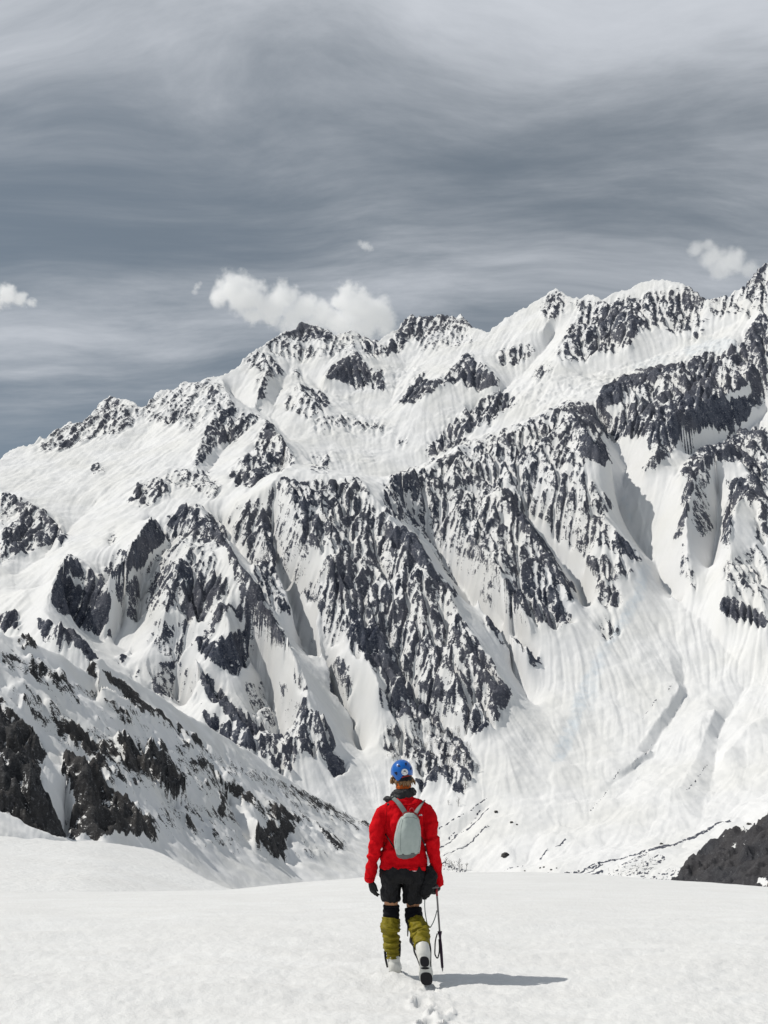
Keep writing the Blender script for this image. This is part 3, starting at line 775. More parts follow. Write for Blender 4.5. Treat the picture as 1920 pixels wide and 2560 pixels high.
    ('D', .82, [(1490, 100), (1480, 0), (1659, 0), (1659, 120), (1540, 70), (1510, 140), (1490, 300), (1460, 300), (1460, 180)]), ('D', .8, [(1470, 320), (1500, 330), (1495, 450), (1480, 470)]), ('D', .6, [(1600, 100), (1659, 120), (1659, 280), (1610, 250)]),
    ('D', .9, [(1440, 560), (1480, 500), (1560, 540), (1659, 600), (1659, 640), (1540, 620), (1480, 610)]), ('D', .33, [(1500, 330), (1600, 280), (1659, 300), (1659, 560), (1500, 480)]),
    ('F', .6, [(20, 0), (330, 0), (400, 90), (380, 140), (250, 110), (130, 90), (40, 60)]), ('F', .97, [(130, 150), (230, 140), (235, 170), (170, 185)]), ('F', .97, [(290, 180), (355, 180), (355, 205), (295, 208)]), ('F', .6, [(130, 90), (250, 110), (380, 140), (370, 190), (280, 180), (180, 150)]),
    ('E', .6, [(1020, -60), (1250, -40), (1380, 0), (1490, 60), (1500, 110), (1440, 125), (1400, 20), (1290, 40), (1260, 160), (1180, 120), (1110, 60)]), ('E', .95, [(1410, 20), (1490, 70), (1500, 110), (1440, 125), (1410, 70)]),
]
DEBRIS = [
    ('G', .5, [(360, 790), (480, 760), (560, 700), (690, 640), (700, 670), (600, 720), (520, 800), (500, 830)]),
    ('G', .45, [(280, 720), (480, 610), (640, 550), (700, 530), (680, 560), (520, 640), (400, 700), (300, 740)]),
    ('G', .22, [(150, 780), (420, 720), (640, 620), (680, 640), (520, 760), (350, 820), (150, 820)]),
    ('G', .25, [(520, 840), (640, 780), (860, 720), (820, 820), (700, 860)]),
    ('H', .35, [(170, 960), (280, 1010), (400, 1030), (400, 1060), (180, 1050)]),
]
LEDGES = [('A', .9, [(1340, 770), (1500, 755), (1659, 775), (1659, 850), (1500, 850), (1350, 840)]), ('A', .5, [(1220, 550), (1340, 560), (1330, 610), (1240, 600)]), ('A', .6, [(1430, 640), (1560, 660), (1540, 720), (1450, 700)]), ('B', .9, [(0, 540), (180, 545), (160, 620), (100, 650), (0, 660)]), ('B', .8, [(560, 640), (760, 590), (1000, 560), (930, 660), (800, 690), (560, 730)]), ('B', .7, [(1000, 540), (1250, 480), (1530, 420), (1540, 470), (1300, 520), (1050, 580)]), ('B', .6, [(200, 740), (380, 700), (400, 760), (240, 800)]), ('B', .6, [(0, 780), (60, 790), (40, 850), (0, 860)]), ('A', .5, [(1340, 920), (1659, 900), (1659, 960), (1440, 1010)])]
ICE = [('B', .55, [(1290, 470), (1400, 430), (1520, 430), (1530, 470), (1400, 490), (1310, 505)]), ('B', .35, [(1060, 540), (1200, 500), (1250, 530), (1100, 560)])]
ICE_STROKES = [('D', .75, 13, [(1130, 380), (1100, 500), (1000, 650), (920, 800), (880, 880)]), ('D', .9, 16, [(890, 860), (850, 950), (830, 1040), (760, 1190)]), ('D', .6, 6, [(1040, 80), (1070, 180)]), ('F', .7, 12, [(790, 10), (745, 70)]), ('D', .5, 7, [(960, 740), (930, 860), (890, 1000)])]
STROKES = [
    ('G', .8, 2.6, [(0, 720), (60, 690), (250, 640), (400, 610), (560, 570), (680, 530), (800, 470), (900, 420)]),
    ('G', .9, 3.2, [(900, 420), (960, 410), (1060, 370), (1130, 330), (1200, 290), (1300, 265)]),
    ('G', .95, 5.0, [(560, 590), (640, 550), (720, 500)]),
    ('G', .9, 2.2, [(0, 750), (60, 715), (100, 705)]), ('G', .9, 2.0, [(0, 795), (100, 770)]),
    ('H', .8, 1.6, [(585, 355), (520, 395), (480, 440), (450, 470)]), ('H', .55, 1.5, [(450, 470), (380, 500), (290, 530), (220, 580), (120, 640)]),
    ('H', .85, 1.7, [(605, 450), (560, 500), (520, 560), (460, 600), (350, 650)]), ('H', .85, 1.6, [(530, 465), (490, 540), (440, 585)]),
    ('H', .8, 1.7, [(320, 670), (290, 730), (230, 780), (150, 820)]), ('H', .6, 2.0, [(300, 650), (260, 690), (240, 740)]),
    ('H', .75, 1.5, [(620, 620), (540, 670), (470, 720), (400, 775), (330, 810), (240, 870), (180, 930)]),
    ('H', .8, 1.6, [(1345, 760), (1290, 800), (1240, 820)]), ('H', .8, 1.6, [(1170, 848), (1120, 880), (1090, 912)]),
    ('H', .6, 1.4, [(960, 985), (800, 1020), (760, 1050)]), ('H', .7, 1.5, [(1640, 1010), (1560, 1060), (1480, 1090)]),
    ('H', .6, 3.0, [(1659, 1000), (1540, 1030), (1400, 1075), (1330, 1085)]),
    ('F', .7, 1.3, [(1395, 88), (1370, 130), (1340, 170), (1310, 205)]), ('F', .5, 1.2, [(1165, 0), (1120, 50), (1080, 75)]), ('F', .5, 1.2, [(1020, 115), (990, 160)]), ('F', .45, 1.2, [(965, 195), (930, 250), (895, 290)]),
    ('D', .5, 1.2, [(1245, 880), (1225, 905)]), ('D', .5, 1.2, [(1180, 945), (1140, 1000), (1110, 1040)]),
    ('E', .6, 1.3, [(620, -60), (500, 0)]),
]

mountain, MT = terrain('mountain', M_MOUNT, -0.475, 0.475, 960, 1800, 8300, 1020, DEPTH, CREST, LINES, POLYS, STROKES, 1.0, 9.0, 11, debris=DEBRIS, ice=ICE, ice_strokes=ICE_STROKES, teeth=4.5, ledges=LEDGES, wide=(.7, .7))

# ------------------------------------------------------------------ near spur on the left
SPUR_CREST = np.concatenate([cr('C', [(-300, 560), (-150, 620), (0, 655), (70, 665), (110, 680), (150, 720), (250, 770), (340, 800), (370, 815), (405, 790), (435, 775), (470, 810), (520, 840), (620, 910), (700, 960), (800, 1020), (900, 1080)]),
                             cr('E', [(1000, 0), (1080, 40), (1180, 110), (1280, 180), (1400, 250), (1500, 300), (1600, 340), (1700, 395), (1800, 470), (1900, 560), (2100, 700)])])
SPUR_DEPTH = Depth({
    -160: [(2140, 420), (1900, 530), (1700, 630), (1540, 720)],
    0: [(2110, 450), (1900, 570), (1700, 680), (1580, 755)],
    300: [(2150, 590), (2000, 700), (1850, 820), (1690, 950)],
    579: [(2200, 780), (2050, 960), (1860, 1230)],
    800: [(2220, 1000), (2100, 1260), (1990, 1520)],
    960: [(2230, 1150), (2150, 1420), (2075, 1720)],
    1250: [(2300, 1350), (2200, 1600), (2100, 2000)]})
SPUR_LINES = [
    ('E', [25, 40, 40, 20], [(0, -120), (180, 20), (330, 180), (470, 330), (560, 420)]),
    ('E', [-10, -20, -20], [(170, 0), (230, 130), (290, 300), (290, 400)]),
    ('E', [10, 36, 40, 30], [(330, -40), (520, 60), (700, 150), (810, 215)]),
    ('E', [-10, -16, -18], [(560, 150), (700, 240), (860, 300), (900, 420)]),
    ('E', [20, 45, 50, 45, 30], [(560, -160), (760, -20), (930, 95), (1090, 220), (1200, 320), (1270, 390)]),
    ('E', [-12, -25, -25, -10], [(880, 110), (990, 240), (1030, 330), (1060, 400), (1200, 520)]),
    ('E', [30, 55, 50], [(1060, 260), (1110, 330), (1115, 380)]),
    ('E', [-20, -30, -20], [(1240, 420), (1250, 510), (1320, 590)]),
    ('E', [15, 30, 20], [(1300, 310), (1420, 390), (1495, 465)]),
    ('C', [0, 25, 30, 20], [(60, 690), (200, 830), (420, 960), (560, 1060), (740, 1190)]),
    ('C', [10, 35, 40, 20], [(435, 780), (430, 860), (560, 960), (720, 1060), (880, 1150)]),
    ('C', [-5, -12, -10], [(330, 860), (420, 940), (560, 1010)]),
]
SPUR_POLYS = [
    ('C', .92, [(-200, 800), (0, 940), (60, 1010), (160, 1100), (185, 1215), (-200, 1215)]),
    ('C', .18, [(0, 700), (300, 860), (600, 1000), (900, 1160), (1000, 1215), (500, 1215), (200, 1060), (0, 900)]),
    ('E', .18, [(200, -100), (1000, 20), (1580, 350), (1500, 460), (1280, 520), (1100, 500), (700, 420), (400, 200)]),
    ('C', .92, [(-200, 800), (0, 940), (60, 1010), (160, 1100), (185, 1215), (-200, 1215)]),
    ('E', .92, [(-200, -50), (0, -20), (120, -10), (200, 60), (180, 120), (230, 250), (280, 330), (290, 395), (200, 395), (60, 300), (-200, 180)]),
    ('E', .92, [(270, 30), (330, 50), (420, 130), (470, 190), (560, 260), (620, 330), (690, 435), (560, 405), (440, 395), (300, 400), (290, 300), (330, 230), (270, 150)]),
    ('E', .1, [(180, 120), (260, 200), (330, 240), (280, 320), (230, 260), (170, 190)]),
    ('E', .75, [(360, 60), (420, 60), (520, 150), (640, 190), (560, 180), (440, 120)]),
    ('E', .82, [(420, -10), (520, 10), (600, 60), (700, 60), (800, 180), (810, 225), (760, 235), (700, 180), (620, 160), (540, 120)]), ('E', .7, [(620, -10), (700, 0), (740, 60), (660, 50)]),
    ('E', .87, [(930, 100), (1000, 160), (1080, 220), (1160, 280), (1310, 320), (1310, 340), (1260, 350), (1190, 320), (1120, 290), (1040, 230), (960, 150)]), ('E', .8, [(950, 200), (980, 220), (975, 305), (950, 290)]),
    ('E', .96, [(1110, 360), (1200, 345), (1285, 370), (1260, 400), (1230, 410), (1228, 505), (1190, 500), (1110, 430)]), ('E', .78, [(1350, 350), (1420, 390), (1495, 465), (1440, 450), (1380, 380)]),
    ('E', .75, [(820, 60), (860, 80), (900, 90), (880, 115), (830, 100)]), ('E', .7, [(780, 330), (830, 350), (885, 415), (850, 395)]), ('E', .6, [(1330, 230), (1440, 290), (1400, 282)]), ('E', .75, [(1550, 330), (1605, 350), (1598, 372), (1560, 355)]), ('E', .6, [(720, 400), (760, 420), (750, 430)]),
    ('C', .65, [(70, 690), (120, 680), (165, 740), (90, 745)]), ('C', .62, [(100, 780), (200, 790), (295, 860), (280, 895), (200, 860), (130, 850)]), ('C', .5, [(80, 900), (160, 940), (240, 1000), (330, 1060), (200, 990)]), ('C', .45, [(150, 1030), (60, 960), (110, 960), (210, 1050)]),
    ('C', .8, [(370, 815), (410, 790), (430, 865), (400, 855)]), ('C', .87, [(440, 820), (520, 870), (600, 950), (700, 1020), (800, 1080), (895, 1130), (860, 1152), (780, 1095), (660, 1020), (560, 955), (480, 880)]),
    ('C', .75, [(470, 945), (530, 1000), (585, 1062), (540, 1045)]), ('C', .68, [(160, 1040), (300, 1080), (430, 1140), (560, 1130), (720, 1190), (700, 1213), (560, 1203), (420, 1203), (280, 1120)]), ('C', .65, [(760, 1130), (825, 1140), (800, 1195), (765, 1170)]), ('C', .6, [(325, 935), (350, 945), (340, 955)]), ('C', .6, [(0, 850), (50, 890), (40, 905), (0, 875)]),
    ('C', .6, [(900, 1130), (980, 1190), (900, 1160)]),
]
spur, ST = terrain('mountain_spur', M_SPUR, -0.475, 0.16, 520, 380, 2300, 460, SPUR_DEPTH, SPUR_CREST, SPUR_LINES, SPUR_POLYS, [], 1.1, 2.6, 23, drop=0.55, proud=.45, wide=(.7, 0), tilt=.62, bandw=.95, nfw=.35, carve=1.2)

# ------------------------------------------------------------------ dark scree hill at the right edge
HILL_CREST = np.concatenate([cr('G', [(0, 1500), (500, 1150), (650, 990), (760, 880), (820, 800), (850, 745), (890, 700), (905, 660), (930, 640), (960, 600), (1000, 540), (1050, 490), (1080, 460), (1120, 430), (1180, 400), (1260, 365), (1350, 340), (1385, 360), (1400, 375), (1450, 380), (1510, 375), (1540, 310), (1580, 280), (1620, 250), (1659, 220), (1750, 150), (1900, 60), (2200, -60)])])
HILL_DEPTH = Depth({
    1600: [(2300, 560), (2230, 640), (2180, 700)], 1720: [(2300, 520), (2200, 620), (2140, 690)], 1920: [(2330, 440), (2230, 520), (2038, 700)], 2120: [(2330, 420), (2200, 500), (1950, 700)]})
hill, HT = terrain('dark_hill', M_HILL, 0.22, 0.475, 220, 400, 1000, 200, HILL_DEPTH, HILL_CREST,
                   [('G', [4, 6, 4], [(1350, 345), (1250, 560), (1150, 800)]), ('G', [-3, -5, -3], [(1440, 380), (1330, 620), (1240, 860)])],
                   [('G', 1.25, [(500, 1000), (820, 760), (1000, 500), (1350, 300), (1500, 300), (1659, 150), (2200, -100), (2200, 1300), (500, 1300)]),
                    ('G', .2, [(1230, 780), (1290, 720), (1295, 740), (1240, 800)]), ('G', .3, [(1205, 400), (1260, 430), (1240, 460)]), ('G', .3, [(1300, 480), (1340, 490), (1330, 520)]), ('G', .35, [(1215, 620), (1235, 650), (1225, 680)]), ('G', .3, [(1310, 395), (1345, 390), (1340, 420)]), ('G', .1, [(1560, 900), (1600, 820), (1630, 830), (1659, 900), (1659, 925)]),
                    ('G', .25, [(1380, 340), (1520, 360), (1500, 385), (1450, 420), (1390, 390)])], [], 0.9, 1.6, 31, teeth=5.0, carve=1.2, wide=(0, .7))

# snow-covered lowland beyond everything, out to the horizon
gx, gy = np.meshgrid(np.linspace(-40000, 40000, 21), np.linspace(-40000, 40000, 21))
grid_object('valley_ground', gx, gy, np.full_like(gx, -520.0), M_MOUNT, {'rock': np.full(gx.shape, -1.0), 'ice': np.zeros(gx.shape)})

# ------------------------------------------------------------------ foreground snow
def near_snow(name, grain):
    m = bpy.data.materials.new(name)
    m.use_nodes = True
    k = NT(m.node_tree)
    P = k.n('ShaderNodeNewGeometry').outputs['Position']
    n1 = k.noise(P, 1.0 / grain, 5, 0.62)
    n2 = k.noise(k.mapping(P, scale=(.45, 1, 1)), 0.16 / grain, 4, 0.55)
    n3 = k.noise(k.mapping(P, scale=(.5, 1, 1)), 0.03 / grain, 3, 0.5)
    col = k.mix(k.ramp(n2, 0.30, 0.75), (0.81, 0.81, 0.80, 1), (0.765, 0.76, 0.745, 1))
    col = k.mix(k.ramp(n3, 0.35, 0.7, 0, .6), col, (0.76, 0.755, 0.74, 1))
    b = k.n('ShaderNodeBsdfPrincipled')
    k.put(b.inputs['Base Color'], col)
    b.inputs['Roughness'].default_value = 0.55
    b.inputs['Specular IOR Level'].default_value = 0.22
    b1 = k.n('ShaderNodeBump', i_Strength=0.8, i_Distance=0.3 * grain, i_Height=n1)
    b2 = k.n('ShaderNodeBump', i_Strength=0.35, i_Distance=0.8 * grain, i_Height=n2)
    k.put(b2.inputs['Normal'], b1.outputs[0])
    k.put(b.inputs['Normal'], b2.outputs[0])
    k.n('ShaderNodeOutputMaterial', i_0=b.outputs[0])
    return m


M_SNOW = near_snow('crusted_snow', 0.05)
M_MOUND = near_snow('wind_packed_snow', 0.6)

# smooth snow mound behind the edge of the near field
MOUND_CREST = cr('E', [(-400, 360), (-200, 375), (0, 390), (130, 408), (160, 395), (240, 405), (400, 392), (540, 410), (640, 430), (740, 470), (850, 540), (950, 590), (1050, 628), (1200, 720), (1400, 800), (3200, 1200)])
MOUND_DEPTH = Depth({
    -160: [(2300, 36), (2200, 52), (2070, 80)], 250: [(2300, 36), (2200, 54), (2080, 84)], 430: [(2300, 38), (2220, 58), (2130, 84)], 600: [(2320, 44), (2250, 60), (2200, 74)], 1200: [(2500, 40), (2400, 50), (2350, 60)]})
mound, _ = terrain('snow_mound', M_MOUND, -0.475, -0.02, 150, 30, 170, 130, MOUND_DEPTH, MOUND_CREST, [], [], [], 0.0, 1.4, 41, smooth_amp=0.22, drop=0.35, carve=0, wide=(.7, 0))

EDGE = np.concatenate([cr('E', [(-700, 690), (0, 655), (300, 645), (700, 640), (1050, 628), (1300, 605), (1570, 580)]), cr('F', [(100, 556), (260, 555), (600, 555), (780, 565), (1050, 585), (1280, 600), (1659, 632), (2300, 690)])])
PERSON_Y = 8.95
PERSON = Vector((0.176, PERSON_Y, 0.0))


def snow_spot(px, py):
    u, r = ray(px, py)
    y = CAMZ / -float(r)
    return float(u) * y, y


# trail of boot prints: (pixel position, length, width, depth)
PRINTS = [((1100, 2540), .32, .14, .085), ((1052, 2502), .28, .13, .065), ((1072, 2468), .17, .11, .05), ((1130, 2600), .32, .14, .085), ((1075, 2578), .30, .13, .08), ((990, 2436), .20, .13, .035)]


def snowfield():
    us = np.concatenate([np.linspace(-1.5, -.6, 24)[:-1], np.linspace(-.60, .60, 500), np.linspace(.6, 1.5, 24)[1:]]); ds = np.exp(np.linspace(math.log(2.6), math.log(60), 520))
    U, D = np.meshgrid(us, ds)
    pxe = PW / 2 + FPX * us * 0.955
    _, m = ray(pxe, np.interp(pxe, EDGE[:, 0], EDGE[:, 1]))
    d0 = 10.3
    de = 2 * CAMZ / -m - d0
    kk = -m / (2 * (de - d0))
    kk = np.convolve(np.pad(kk, 8, mode='edge'), np.ones(17) / 17, 'valid')
    Z = -kk[None, :] * np.clip(D - d0, 0, None) ** 2
    X, Y = U * D, D
    far = sstep(D, 9, 16)
    wv = .045 * fbm(X / 3.2, Y / 1.6, 3, 3) * (1 - .4 * far)
    wv += .020 * fbm(X / .85, Y / .42, 4, 9, .58) * (1 - .7 * far)
    sas = perlin(X / .55 + .5 * perlin(X, Y, 2), Y / .16, 15)
    wv -= .030 * sstep(sas + .45 * perlin(X / 1.7, Y / .9, 18), .55, 1.05) * (1 - far)
    wv += .008 * fbm(X / .11, Y / .085, 3, 27, .6) * (1 - far)
    flat = np.ones_like(X)
    dig = np.zeros_like(X)
    for (p, L, Wd, dp) in PRINTS:
        x0, y0 = snow_spot(*p)
        jx = X + .022 * perlin(X / .06, Y / .06, 51); jy = Y + .03 * perlin(X / .07, Y / .07, 52)
        q = np.sqrt(((jx - x0 - .06 * (jy - y0)) / (Wd / 2)) ** 2 + ((jy - y0) / (L / 2)) ** 2)
        dig -= dp * sstep(q, 1.12, .62)
        dig += dp * .42 * np.exp(-((q - 1.32) / .26) ** 2) * (.75 + .5 * perlin(X / .05, Y / .06, 57))
    for p, hgt, sx_, sy_ in (((985, 2443), .045, .10, .07), ((950, 2440), .03, .10, .10), ((1068, 2462), .03, .07, .03), ((1020, 2446), .018, .10, .08)):
        x0, y0 = snow_spot(*p)
        dig += hgt * np.exp(-((X - x0) / sx_) ** 2 - ((Y - y0) / sy_) ** 2) * (1 + .5 * perlin(X / .06, Y / .06, 58))
    # broken crust thrown up along the trail
    tx = np.interp(Y, [6.4, 7.4, 8.2, 8.9], [.62, .48, .40, .12])
    near = np.exp(-((X - tx) / .20) ** 2) * sstep(Y, 9.15, 8.7)
    dig += near * .022 * np.clip(ridged(X / .13, Y / .13, 3, 71) - .9, -.3, 1)
    return grid_object('snowfield', X, Y, Z + wv + dig, M_SNOW)


snowfield()

# ------------------------------------------------------------------ modelling helpers for the mountaineer
from mathutils import noise as mnoise


def pc(cx, cy, yo=0.0):
    """measured point on the figure (close-up map) at a distance yo behind/in front of the body line"""
    return at(860 + cx / 5.53, 1860 + cy / 5.53, PERSON_Y + yo) - PERSON


def wm(w, yo=0.0):
    """measured width -> metres"""
    return w / 5.53 * (PERSON_Y * CP - .15 + yo) / FPX


def frames(pts, ref=Vector((1, 0, 0))):
    out = []
    for i, p in enumerate(pts):
        t = (pts[min(i + 1, len(pts) - 1)] - pts[max(i - 1, 0)]).normalized()
        r = (ref - t * ref.dot(t))
        r = r.normalized() if r.length > 1e-4 else t.orthogonal().normalized()
        out.append((p, r, t.cross(r).normalized()))
    return out


def resample(pts, rad, n):
    P = np.array([list(p) for p in pts]); R = np.array([(r, r) if np.isscalar(r) else r for r in rad], float)
    if n:
        L = np.concatenate([[0], np.cumsum(np.linalg.norm(np.diff(P, axis=0), axis=1))])
        t = np.linspace(0, L[-1], n)
        k_ = len(P)
        def cub(A):      # smooth interpolation through the measured sections
            m = np.gradient(A, L, axis=0) if k_ > 2 else np.repeat((A[1:] - A[:1]) / L[-1], 2, 0)
            j = np.clip(np.searchsorted(L, t, side='right') - 1, 0, k_ - 2)
            h = (L[j + 1] - L[j])[:, None]; s = ((t - L[j])[:, None]) / h
            return (2 * s ** 3 - 3 * s ** 2 + 1) * A[j] + (s ** 3 - 2 * s ** 2 + s) * h * m[j] + (-2 * s ** 3 + 3 * s ** 2) * A[j + 1] + (s ** 3 - s ** 2) * h * m[j + 1]
        P, R = cub(P), np.maximum(cub(R), 1e-4)
    return [Vector(p) for p in P], [tuple(r) for r in R]


def tube(bm, pts, rad, seg=16, n=0, power=2.0, cap=True, ref=Vector((1, 0, 0)), wob=None):
    pts, rad = resample(pts, rad, n)
    rings = []
    for i, (p, r, dd) in enumerate(frames(pts, ref)):
        a, b = rad[i]
        ring = []
        for s in range(seg):
            th = 2 * math.pi * s / seg
            c, sn = math.cos(th), math.sin(th)
            c2 = math.copysign(abs(c) ** (2 / power), c); s2 = math.copysign(abs(sn) ** (2 / power), sn)
            q = 1.0 + (wob(i / max(len(pts) - 1, 1), th) if wob else 0)
            ring.append(bm.verts.new(p + r * (a * c2 * q) + dd * (b * s2 * q)))
        rings.append(ring)
    for a, b in zip(rings[:-1], rings[1:]):
        for s in range(seg):
            bm.faces.new((a[s], a[(s + 1) % seg], b[(s + 1) % seg], b[s]))
    if cap:
        bm.faces.new(rings[0][::-1]); bm.faces.new(rings[-1])
    return rings


def ball(bm, c, r, seg=16, rot=None):
    m = Matrix.Translation(c)
    if rot is not None:
        m = m @ rot
    bmesh.ops.create_uvsphere(bm, u_segments=seg, v_segments=seg // 2 + 2, radius=1.0, matrix=m @ Matrix.Diagonal((r[0], r[1], r[2], 1)))


def slab(bm, outline, axis, thick):
    """closed outline (list of Vector) thickened along axis"""
    axis = axis.normalized() * thick
    a = [bm.verts.new(p) for p in outline]; b = [bm.verts.new(p + axis) for p in outline]
    bm.faces.new(a[::-1]); bm.faces.new(b)
    for i in range(len(a)):
        j = (i + 1) % len(a)
        bm.faces.new((a[i], a[j], b[j], b[i]))


def finish(name, bm, mat, parent=None, voxel=0, smooth_it=0, disp=None, loc=None, shade=True):
    bmesh.ops.recalc_face_normals(bm, faces=bm.faces)
    me = bpy.data.meshes.new(name)
    bm.to_mesh(me); bm.free()
    o = bpy.data.objects.new(name, me)
    COL.objects.link(o)
    if voxel:
        md = o.modifiers.new('r', 'REMESH'); md.mode = 'VOXEL'; md.voxel_size = voxel
        if smooth_it:
            ms = o.modifiers.new('s', 'SMOOTH'); ms.iterations = smooth_it; ms.factor = .5
        dg = bpy.context.evaluated_depsgraph_get()
        nm = bpy.data.meshes.new_from_object(o.evaluated_get(dg))
        o.modifiers.clear(); old = o.data; o.data = nm; bpy.data.meshes.remove(old); nm.name = name
        me = nm
    if disp:
        nrm = [v.normal.copy() for v in me.vertices]
        for v, nn in zip(me.vertices, nrm):
            v.co += nn * disp(v.co)
    for p in me.polygons:
        p.use_smooth = shade
    me.materials.clear(); me.materials.append(mat)
    if parent is not None:
        o.parent = parent
    if loc is not None:
        o.location = loc
    return o


def cloth(name, col, rough=.75, weave=0.0, bump=.3, sheen=.0, col2=None, spec=.3, coat=0.0, nscale=18):
    m = bpy.data.materials.new(name)
    m.use_nodes = True
    k = NT(m.node_tree)
    P = k.n('ShaderNodeTexCoord').outputs['Object']
    n1 = k.noise(P, nscale, 4, .6); n2 = k.noise(P, 160, 3, .6)
    c2 = col2 or tuple(c * .78 for c in col)
    b = k.n('ShaderNodeBsdfPrincipled')
    k.put(b.inputs['Base Color'], k.mix(k.ramp(n1, .3, .7), (*col, 1), (*c2, 1)))
    k.put(b.inputs['Roughness'], k.ramp(n1, .3, .7, max(rough - .06, .05), min(rough + .06, 1)))
    b.inputs['Specular IOR Level'].default_value = spec
    b.inputs['Sheen Weight'].default_value = sheen
    b.inputs['Coat Weight'].default_value = coat
    b.inputs['Coat Roughness'].default_value = .12
    bp = k.n('ShaderNodeBump', i_Strength=bump, i_Distance=.006, i_Height=k.math('ADD', n1, k.math('MULTIPLY', n2, .35)))
    k.put(b.inputs['Normal'], bp.outputs[0])
    k.n('ShaderNodeOutputMaterial', i_0=b.outputs[0])
    return m


C_RED = cloth('red_fleece', (.66, .003, .009), .9, col2=(.52, .002, .007), spec=.12)
C_BLACK = cloth('black_fabric', (.006, .006, .007), .65, col2=(.013, .013, .015), spec=.2)
C_HOOD = cloth('charcoal_lining', (.020, .020, .023), .6, col2=(.010, .010, .012), spec=.25)
C_KNEE = cloth('black_elastic', (.006, .006, .009), .85, spec=.15)
C_OLIVE = cloth('olive_nylon', (.240, .195, .010), .6, col2=(.165, .132, .008), spec=.2)
C_BOOT = cloth('white_boot_shell', (.74, .73, .69), .42, col2=(.66, .65, .60), bump=.08, spec=.5)
C_SOLE = cloth('black_rubber', (.016, .015, .018), .75)
C_SKIN = cloth('skin', (.52, .27, .15), .5, col2=(.46, .21, .11), bump=.08, nscale=30)
C_HAIR = cloth('light_brown_hair', (.34, .21, .11), .55, col2=(.16, .085, .04), nscale=60)
C_BUFF = cloth('orange_neck_cloth', (.62, .13, .014), .8, col2=(.48, .085, .01))
C_BLUE = cloth('blue_helmet_shell', (.001, .115, .46), .30, bump=.02, coat=.35, col2=(.001, .10, .41), spec=.3)
C_DARK = cloth('dark_vent', (.004, .006, .03), .7)
C_WHITE = cloth('white_print', (.78, .79, .80), .5, bump=.02, col2=(.74, .75, .76))
C_INK = cloth('black_print', (.03, .03, .035), .6, bump=.02)
C_REDTRIM = cloth('red_trim', (.36, .03, .03), .6)
C_PACK = cloth('pale_grey_green_nylon', (.42, .475, .45), .55, col2=(.36, .42, .395), bump=.2, spec=.35)
C_PACK2 = cloth('grey_pack_bottom', (.14, .15, .15), .6)
C_STRAP = cloth('grey_webbing', (.20, .235, .225), .7)
C_STEEL = cloth('grey_metal_shaft', (.22, .21, .21), .32, bump=.02, spec=.6)
C_GRIP = cloth('purple_black_grip', (.030, .012, .034), .5)
C_PINK = cloth('red_tape', (.42, .04, .05), .5)


def wr(scale, amp, stretch=(1, 1, 1), seed=0.0):
    def f(co):
        p = Vector((co.x * stretch[0], co.y * stretch[1], co.z * stretch[2])) * scale + Vector((seed, seed * 1.7, -seed))
        return amp * mnoise.fractal(p, .6, 2.0, 3)
    return f


def folds(rings_):
    """creases: list of (z, amplitude, width)"""
    def f(co):
        s = 0
        for z, a, w, tilt in rings_:
            s += a * math.exp(-((co.z - z - tilt * co.x + .012 * mnoise.noise(co * 9)) / w) ** 2)
        return s
    return f


# ------------------------------------------------------------------ the mountaineer
person = bpy.data.objects.new('person', None)
COL.objects.link(person)
person.location = PERSON
person['label'] = 'mountaineer in blue helmet and red jacket walking away across the snow'
person['category'] = 'person'

# joints (map x, map y, distance behind the body line)
HIP_L, HIP_R = pc(668, 1880), pc(962, 1880)
KNEE_L, KNEE_R = pc(650, 2290, .03), pc(955, 2270, .05)
ANK_L, ANK_R = pc(685, 2990, .02), pc(1090, 2830, -.33)
SH_L, SH_R = pc(590, 940, -.02), pc(1085, 940, -.02)
EL_L, EL_R = pc(462, 1330, -.07), pc(1215, 1330, -.06)
WR_L, WR_R = pc(375, 1880, .02), pc(1310, 1930, .02)

# body: one continuous surface under the clothes
bm = bmesh.new()
tube(bm, [pc(815, 1900, .01), pc(818, 1780, 0), pc(825, 1600, -.01), pc(830, 1350, -.02), pc(832, 1080, -.03), pc(834, 880, -.03), pc(834, 780, -.02), pc(828, 700, 0)],
     [(.08, .07), (.150, .10), (.135, .085), (.15, .095), (.16, .09), (.14, .075), (.085, .06), (.060, .062)], 20, 20)
tube(bm, [pc(830, 740, -.01), pc(824, 620, .0), pc(818, 500, .01)], [(.066, .066), (.060, .064), (.064, .07)], 16, 6)
ball(bm, pc(803, 400, .02), (.076, .095, .115))
ball(bm, pc(806, 490, .05), (.062, .075, .07))                                   # jaw
ball(bm, pc(806, 470, .13), (.012, .02, .018), 8)                                # nose
for sx in (-1, 1):
    ball(bm, pc(803 + sx * 122, 440, .015), (.012, .022, .032), 10)              # ears
for h, kn, an in ((HIP_L, KNEE_L, ANK_L), (HIP_R, KNEE_R, ANK_R)):
    tube(bm, [h + Vector((0, 0, .06)), h, h.lerp(kn, .45), kn + Vector((0, 0, .05)), kn - Vector((0, 0, .04)), kn.lerp(an, .3), kn.lerp(an, .7), an],
         [.06, .068, .066, .062, .050, .042, .038, .034], 16, 24)
for s, e, w in ((SH_L, EL_L, WR_L), (SH_R, EL_R, WR_R)):
    tube(bm, [s.lerp(pc(835, 920, -.02), .3), s, s.lerp(e, .5), e, e.lerp(w, .35), w], [.04, .045, .038, .028, .026, .022], 14, 18)
finish('body', bm, C_SKIN, person, .010, 4)

